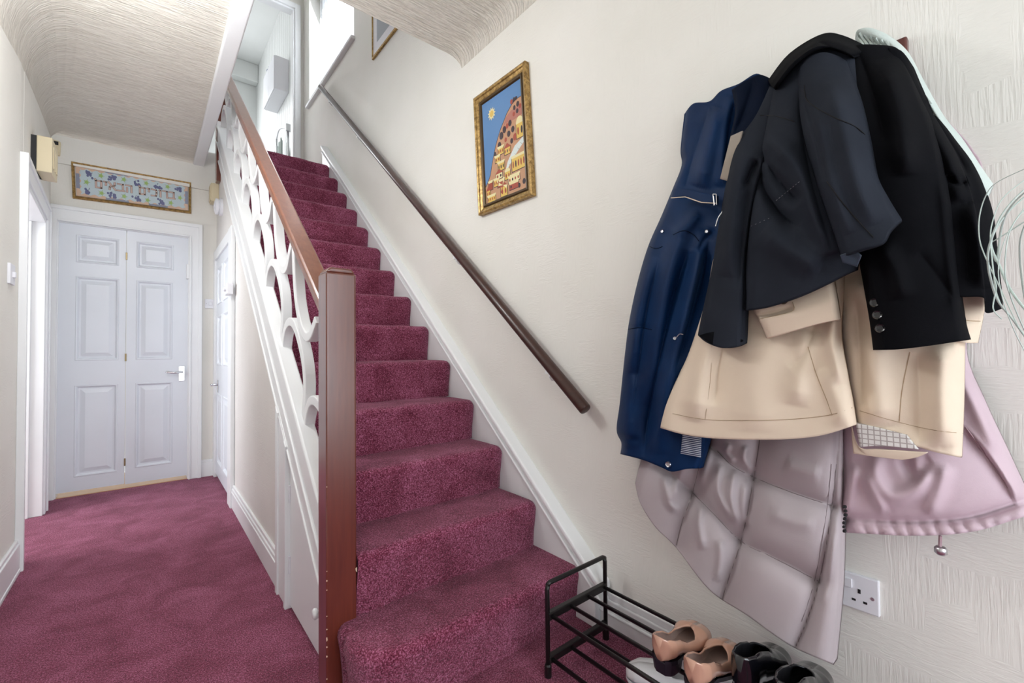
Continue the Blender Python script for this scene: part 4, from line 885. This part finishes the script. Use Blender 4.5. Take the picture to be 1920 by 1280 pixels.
# 5 knitted scarf
sc = thing('knitted_scarf', 'pale mint knitted scarf draped over the rack behind the black blazer', 'scarf', (XR, .25, 1.6))
scb = panel('scarf_cloth', M_KNIT, sc, [(1603, 72), (1608, 56), (1630, 52), (1655, 60), (1676, 72)], [(1676, 72), (1704, 99), (1735, 156), (1770, 217), (1804, 259), (1841, 314), (1862, 344)], [(1760, 330), (1800, 355), (1843, 372), (1862, 344)], [(1603, 72), (1610, 90), (1650, 160), (1700, 250), (1760, 330)], [(0, .10), (.3, .14), (1, .16)], (.02, .03),
      [('c', [(1610+9*i, 66+5*i*.6), (1640+10*i, 110+4*i), (1700+9*i, 220), (1780+8*i, 330)], .009, 4, 1) for i in range(7)], 60, 90, .02, edge=.04, ew=.2)
for i in range(6): seam(scb, [(1612+10*i, 62+3.2*i), (1640+11*i, 108+3*i), (1690+11*i, 205-2*i)], M_KNIT, .0028, .000, 'knit_rib')

# 6 black blazer (right)
bl = thing('black_blazer', 'black blazer with three cuff buttons, outermost on the right', 'blazer', (XR, .3, .9))
panel('blazer_back', M_BLACK, bl, [(1660, 90), (1690, 95), (1716, 130)], [(1716, 130), (1752, 205), (1790, 258), (1822, 302), (1846, 350), (1862, 400), (1870, 470), (1878, 545), (1880, 577)], [(1740, 556), (1800, 556), (1844, 558), (1848, 586), (1880, 577)], [(1660, 90), (1700, 250), (1730, 420), (1740, 556)],
      [(0, .15), (.4, .22), (1, .23)], (0, .06), [('c', [(1735, 190), (1790, 280), (1815, 330)], .025, 12), ('r', [(1745, 220), (1785, 300), (1800, 380)], .02, 18), ('c', [(1775, 330), (1795, 345), (1815, 340)], .02, 8), ('r', [(1820, 380), (1840, 460), (1845, 540)], .02, 22)], 60, 110, .012, edge=.03)
bs = panel('blazer_sleeve', M_BLACK, bl, [(1585, 95), (1610, 84), (1650, 84), (1678, 88), (1692, 100)], [(1692, 100), (1708, 135), (1732, 190), (1762, 262), (1780, 340), (1790, 430), (1800, 530), (1810, 600), (1820, 636)], [(1637, 656), (1680, 655), (1740, 648), (1820, 636)], [(1585, 95), (1595, 250), (1600, 420), (1618, 530), (1630, 600), (1637, 656)],
      [(0, .17), (.12, .25), (.35, .31), (.8, .31), (1, .295)], (.03, .07), [('r', [(1660, 110), (1690, 220), (1700, 330)], .02, 24), ('c', [(1610, 100), (1640, 180), (1660, 270)], .012, 14), ('r', [(1650, 460), (1680, 510), (1690, 560)], .014, 20), ('c', [(1720, 470), (1760, 520), (1790, 560)], .008, 18), ('r', [(1770, 330), (1785, 460), (1800, 590)], .010, 14)], 90, 150, .014, edge=.06, ew=.13, rip=.002, seed=11)
MBT = mat('black_button', (.006, .006, .007), .22, coat=.4)
for (x, y) in ((1641, 567), (1646, 590), (1651, 615)): button(bs, x, y, MBT, .0085)
panel('collar', M_BLACK, bl, [(1440, 150), (1480, 100), (1540, 64), (1580, 66), (1632, 90)], [(1632, 90), (1622, 97), (1600, 104)], [(1450, 163), (1490, 114), (1540, 86), (1600, 104)], [(1440, 150), (1444, 158), (1450, 165)], [(0, .16), (.5, .22), (1, .25)], (.03, .03), [('c', [(1530, 75), (1560, 90), (1590, 100)], .012, 8)], 60, 24, .014, edge=.02)

# 7 charcoal jacket (left)
ch = thing('charcoal_jacket', 'dark charcoal jacket with crossed sleeve, hanging over the beige trench coat', 'jacket', (XR, .6, .9))
cb = panel('jacket_body', M_CHAR, ch, [(1452, 158), (1490, 112), (1535, 88), (1575, 92), (1605, 105)], [(1605, 105), (1625, 250), (1618, 380), (1606, 505)], [(1396, 582), (1440, 575), (1500, 555), (1550, 532), (1585, 514), (1606, 505)], [(1452, 158), (1432, 260), (1412, 380), (1400, 480), (1396, 582)],
      [(0, .19), (.25, .27), (.6, .315), (1, .305)], (.03, .01), [('c', [(1418, 275), (1432, 300), (1470, 350), (1500, 380)], .03, 12), ('r', [(1428, 262), (1460, 280), (1500, 325), (1530, 400), (1560, 480)], .026, 20), ('c', [(1418, 300), (1425, 340), (1455, 390), (1480, 415), (1500, 425)], .034, 13), ('r', [(1430, 300), (1470, 330), (1490, 370)], .016, 14), ('r', [(1430, 430), (1480, 470), (1540, 500)], .016, 24), ('c', [(1500, 150), (1505, 230), (1520, 330), (1560, 470)], .020, 12)], 90, 120, .012, edge=.03, rip=.002, seed=12)
sl_ = panel('hanging_sleeve', M_CHAR, ch, [(1440, 160), (1455, 170), (1462, 200)], [(1462, 200), (1440, 290), (1418, 370), (1402, 470), (1398, 560), (1396, 642)], [(1308, 628), (1325, 642), (1352, 652), (1378, 650), (1396, 642)], [(1440, 160), (1405, 225), (1378, 270), (1362, 340), (1348, 420), (1335, 500), (1320, 570), (1308, 628)],
      [(0, .17), (.3, .26), (.7, .29), (1, .285)], (.05, .02), [('r', [(1400, 270), (1375, 380), (1360, 520)], .018, 20), ('c', [(1420, 300), (1398, 345), (1395, 350)], .02, 6), ('c', [(1405, 340), (1395, 420), (1385, 540)], .010, 10)], 60, 130, .02, edge=.05, ew=.18)
panel('sleeve_opening', M_BLACK, ch, [(1312, 628), (1345, 622), (1392, 637)], [(1392, 637), (1393, 640)], [(1312, 630), (1348, 650), (1393, 640)], [(1312, 628), (1312, 630)], [(0, .262), (1, .262)], (0, 0), [], 20, 6, .004, edge=0)
cs = panel('crossed_sleeve', M_CHAR, ch, [(1492, 135), (1515, 108), (1545, 98), (1578, 108), (1600, 128)], [(1600, 128), (1622, 200), (1638, 270), (1648, 330), (1668, 370), (1692, 409)], [(1577, 483), (1610, 470), (1652, 456), (1668, 432), (1692, 409)], [(1492, 135), (1500, 220), (1515, 290), (1540, 380), (1577, 483)],
      [(0, .23), (.2, .31), (.6, .36), (1, .365)], (.03, .05), [('r', [(1560, 150), (1585, 260), (1610, 350), (1640, 420)], .016, 24), ('c', [(1500, 160), (1530, 260), (1545, 340)], .012, 12), ('r', [(1530, 200), (1545, 300), (1590, 440)], .012, 16)], 70, 110, .016, edge=.05, ew=.14)
panel('cuff_lining', cloth('blue_grey_lining', (.03, .045, .07), (.05, .07, .1), .4), ch, [(1575, 478), (1600, 470), (1615, 478)], [(1615, 478), (1606, 500)], [(1580, 492), (1606, 500)], [(1575, 478), (1580, 492)], [(0, .335), (1, .325)], (0, 0), [], 14, 8, .004, edge=0)
seam(cs, [(1478+30, 160), (1515, 190), (1560, 218), (1600, 235), (1622, 252)], M_THREAD, .001); seam(cs, [(1550, 340), (1580, 380), (1610, 415), (1638, 445)], M_THREAD, .001); seam(cb, [(1425, 216), (1455, 218), (1490, 228)], M_THREAD, .001)
for i in range(9): 
    a = (1455+i*5.2, 376-i*4.2); b = (a[0]+2.6, a[1]-2.1); seam(cb, [a, b], M_THREADL, .0007, .0012, 'stitch')
for i in range(5):
    a = (1408+i*8, 424-i*3.5); b = (a[0]+2.2, a[1]-1); seam(cb, [a, b], M_THREADL, .0006, .0012, 'stitch')

# ================================================================ SHOE RACK
sr = thing('shoe_rack', 'black tubular metal shoe rack at the foot of the stairs', 'shoe rack', (1.1, .7, 0))
rx0, rx1, ry, ry2 = .978, 1.262, 1.025, .10
def end_frame(y):
    for x in (rx0, rx1):
        MB().tube([(x, y, .0), (x, y, .27), (x+(.004 if x == rx0 else -.004), y, .284)], .0075, 10).build('upright', M_BLACKM, sr, smooth=True)
        MB().lathe([(.0115, 0), (.0115, .035), (.009, .04)], lambda a, b, h: (x+a, y+b, h), 12).build('foot', M_BLACKM, sr)
    MB().tube([(rx0, y, .282), (rx0+.01, y, .288), (rx1-.01, y, .288), (rx1, y, .282)], .0075, 10).build('top_bar', M_BLACKM, sr, smooth=True)
    for z in (.052, .186): MB().box(rx0, rx1, y-.009, y+.009, z-.012, z+.012).build('shelf_bracket', M_BLACKM, sr, bevel=.003)
end_frame(ry); end_frame(ry2)
for z in (.052, .186):
    for i in range(4):
        x = rx0+.012+(rx1-rx0-.024)*i/3
        MB().tube([(x, ry, z), (x, ry2, z)], .0062, 8).build('shelf_rail', M_BLACKM, sr, smooth=True)
# ================================================================ SHOES
def shoe(name, label, cat, heel, toe, z0, width, hts, hheel, mats, group, collar=.5, toe_closed=.55, sole_mat=M_HEEL, lift=.0, rim=None):
    """lofted shoe from heel to toe; hts = [(t, upper height)], collar = length of the foot opening"""
    H = Vector((heel[0], heel[1], z0)); T = Vector((toe[0], toe[1], z0)); ax = (T-H).normalized(); L = (T-H).length; sd = Vector((-ax.y, ax.x, 0))
    t_ = thing(name, label, cat, tuple(H), group)
    hx_ = [h[0] for h in hts]; hy_ = [h[1] for h in hts]
    def wid(t): return width/2*(np.interp(t, [0, .04, .12, .3, .5, .72, .88, .96, 1], [.30, .55, .70, .68, .76, 1.0, .86, .55, .18]))
    def bot(t): return np.interp(t, [0, .25, .45, .62, 1], [hheel, hheel*.9, hheel*.45, .006, .008])
    n = 72; m = 28; rows = []
    for i in range(n):
        t = i/(n-1); w_ = wid(t); b = bot(t); h = np.interp(t, hx_, hy_)
        gap = 1.0 if t < collar else max(0, 1-(t-collar)/(toe_closed-collar+1e-6))      # 1: open on top, 0: closed
        lim = math.pi*(1-.28*gap) if gap > 0 else math.pi
        row = []
        for k in range(m+1):
            a = -lim+2*lim*k/m      # 0 = bottom centre
            ex = math.sin(a); ez = -math.cos(a)
            px = w_*math.copysign(abs(ex)**.72, ex)*(1-.10*max(0, ez)); pz = b+(h/2)*(1+math.copysign(abs(ez)**.75, ez))
            row.append(H+ax*(L*t-(.010*max(0, ez) if t < .05 else 0))+sd*px+Vector((0, 0, pz)))
        rows.append(row)
    P = np.array(rows); mb = MB(); mb.grid(P); mb.add([P[0].mean(0)], []); c0 = len(mb.v)-1
    for k in range(m): mb.f.append((k+1, k, c0)); mb.m.append(0)
    mb.f.append((0, m, c0)); mb.m.append(0)
    o = mb.build('upper', [mats[0], mats[1]], t_, smooth=True, fix=True)
    s = o.modifiers.new('thick', 'SOLIDIFY'); s.thickness = .004; s.offset = -1; s.material_offset = 1; s.material_offset_rim = 0 if rim is None else 1
    # insole
    q = [H+ax*(L*t)+sd*(wid(t)*.86)+Vector((0, 0, bot(t)+.010)) for t in np.linspace(.03, .97, 20)]+[H+ax*(L*t)-sd*(wid(t)*.86)+Vector((0, 0, bot(t)+.010)) for t in np.linspace(.97, .03, 20)]
    MB().add(q, [tuple(range(len(q)))]).build('insole', mats[1], t_, fix=False)
    # sole
    mb = MB(); rr_ = []
    for t in np.linspace(0, 1, 26):
        rr_.append([H+ax*L*t+sd*wid(t)*k+Vector((0, 0, bot(t)+dz)) for k, dz in ((-1.0, .006), (-1.0, -.004), (1.0, -.004), (1.0, .006))])
    mb.grid(np.array(rr_)); mb.build('sole', sole_mat, t_)
    if hheel > .012:
        prof = [(t, wid(t)) for t in (0, .04, .10, .18, .25)]
        pl = [(L*t, w_) for t, w_ in prof]+[(L*t, -w_) for t, w_ in prof[::-1]]
        mb = MB(); nn = len(pl)
        vs = [H+ax*(a*(.9 if z == 0 else 1)+(.004 if z == 0 else 0))+sd*(b*(.86 if z == 0 else 1))+Vector((0, 0, z)) for z in (0, hheel) for a, b in pl]
        mb.add(vs, [tuple(range(nn))[::-1], tuple(range(nn, 2*nn))]+[(i, (i+1) % nn, nn+(i+1) % nn, nn+i) for i in range(nn)]); mb.build('heel', M_HEEL, t_, bevel=.003)
    return t_, H, ax, sd, L
ZS = .1925
shoe('court_shoe', 'nude patent court shoe on the rack, nearer the stairs', 'shoe', (1.015, .652), (1.245, .660), ZS, .098, [(0, .072), (.15, .058), (.4, .040), (.6, .046), (.75, .052), (.9, .042), (1, .024)], .036, (M_NUDE, M_NUDEIN), 'nude court shoes', .55, .70)
shoe('court_shoe', 'nude patent court shoe on the rack, beside the black shoes', 'shoe', (1.0, .556), (1.235, .566), ZS, .096, [(0, .072), (.15, .058), (.4, .040), (.6, .046), (.75, .052), (.9, .042), (1, .024)], .036, (M_NUDE, M_NUDEIN), 'nude court shoes', .55, .70)
shoe('ankle_boot', 'shiny black ankle boot standing next to the nude shoes', 'boot', (1.06, .472), (1.30, .474), ZS, .088, [(0, .112), (.2, .108), (.42, .10), (.58, .078), (.75, .058), (.9, .048), (1, .03)], .028, (M_SHOEK, M_SHOEIN), 'black ankle boots', .48, .60)
shoe('ankle_boot', 'shiny black ankle boot at the bottom edge of the picture', 'boot', (1.05, .378), (1.29, .382), ZS, .088, [(0, .108), (.2, .104), (.42, .096), (.58, .078), (.75, .062), (.9, .052), (1, .03)], .028, (M_SHOEK, M_SHOEIN), 'black ankle boots', .48, .60)
shoe('canvas_shoe', 'white canvas shoe on the lower tier of the shoe rack', 'shoe', (1.20, .60), (1.095, .815), .0585, .085, [(0, .06), (.2, .055), (.4, .055), (.6, .06), (.85, .05), (1, .03)], .010, (M_WSHOE, M_WSHOE), None, .45, .6, M_WSHOE)
# ================================================================ PLANT
pl = thing('trailing_plant', 'wispy plant with pale green arching blades at the right edge', 'plant', (.95, -.10, .9))
pc = []
for pts, r in (([(1960, 300), (1920, 317), (1866, 344), (1846, 372), (1836, 410), (1837, 450), (1850, 487), (1880, 550), (1908, 610)], .0016), ([(1960, 310), (1920, 338), (1880, 372), (1862, 412), (1857, 450), (1864, 520), (1868, 540), (1862, 578), (1878, 598)], .0016),
               ([(1970, 325), (1920, 356), (1880, 400), (1858, 450), (1852, 485), (1858, 525), (1872, 565), (1900, 600), (1935, 650)], .0026), ([(1970, 330), (1920, 362), (1890, 395), (1877, 430), (1872, 470), (1868, 490), (1857, 455)], .0028), ([(1970, 340), (1920, 370), (1880, 410), (1858, 455), (1875, 500), (1890, 535), (1910, 565), (1940, 600)], .0030),
               ([(1975, 360), (1920, 395), (1895, 430), (1886, 470), (1885, 520), (1900, 570), (1930, 640)], .0016), ([(1980, 380), (1935, 400), (1915, 440), (1912, 480), (1918, 540), (1930, 600)], .0020), ([(1858, 455), (1862, 500), (1866, 540), (1878, 575)], .0016), ([(1975, 345), (1925, 385), (1888, 440), (1872, 500), (1880, 560), (1902, 620), (1925, 665)], .0012)):
    r *= .48
    dx = [.86+.05*math.sin(len(pc)*2+i*.4) for i in range(len(pts))]
    P = [tuple(un(p[0], p[1], x=d)) for p, d in zip(pts, dx)]; P = spline(P, 6); n = len(P)
    MB().tube(P.tolist(), [r*(.5+.5*math.sin(math.pi*min(1, .25+.75*(1-i/n)))) for i in range(n)], 6).build('blade', M_GRASS, pl, smooth=True); pc.append(P[0])
cc = Vector(np.mean(pc, axis=0).tolist()); pot = (cc.x+.02, cc.y-.13, cc.z-.06)
MB().lathe([(.045, -.10), (.06, -.08), (.07, .0), (.072, .01), (.066, .01), (.06, -.01)], lambda a, b, h: (pot[0]+a, pot[1]+b, pot[2]+h), 24).build('hanging_pot', M_PLAST, pl, smooth=True)
for P0 in pc: MB().tube(spline([tuple(P0), tuple((Vector(P0.tolist())+Vector(pot))/2+Vector((0, 0, .05))), pot], 5).tolist(), .0008, 6).build('stem', M_GRASS, pl, smooth=True)
for k in range(3):
    a = 2*math.pi*k/3; MB().tube([(pot[0]+.07*math.cos(a), pot[1]+.07*math.sin(a), pot[2]), (pot[0], pot[1], ZC)], .0012, 5).build('hanger_cord', M_PLAST, pl)
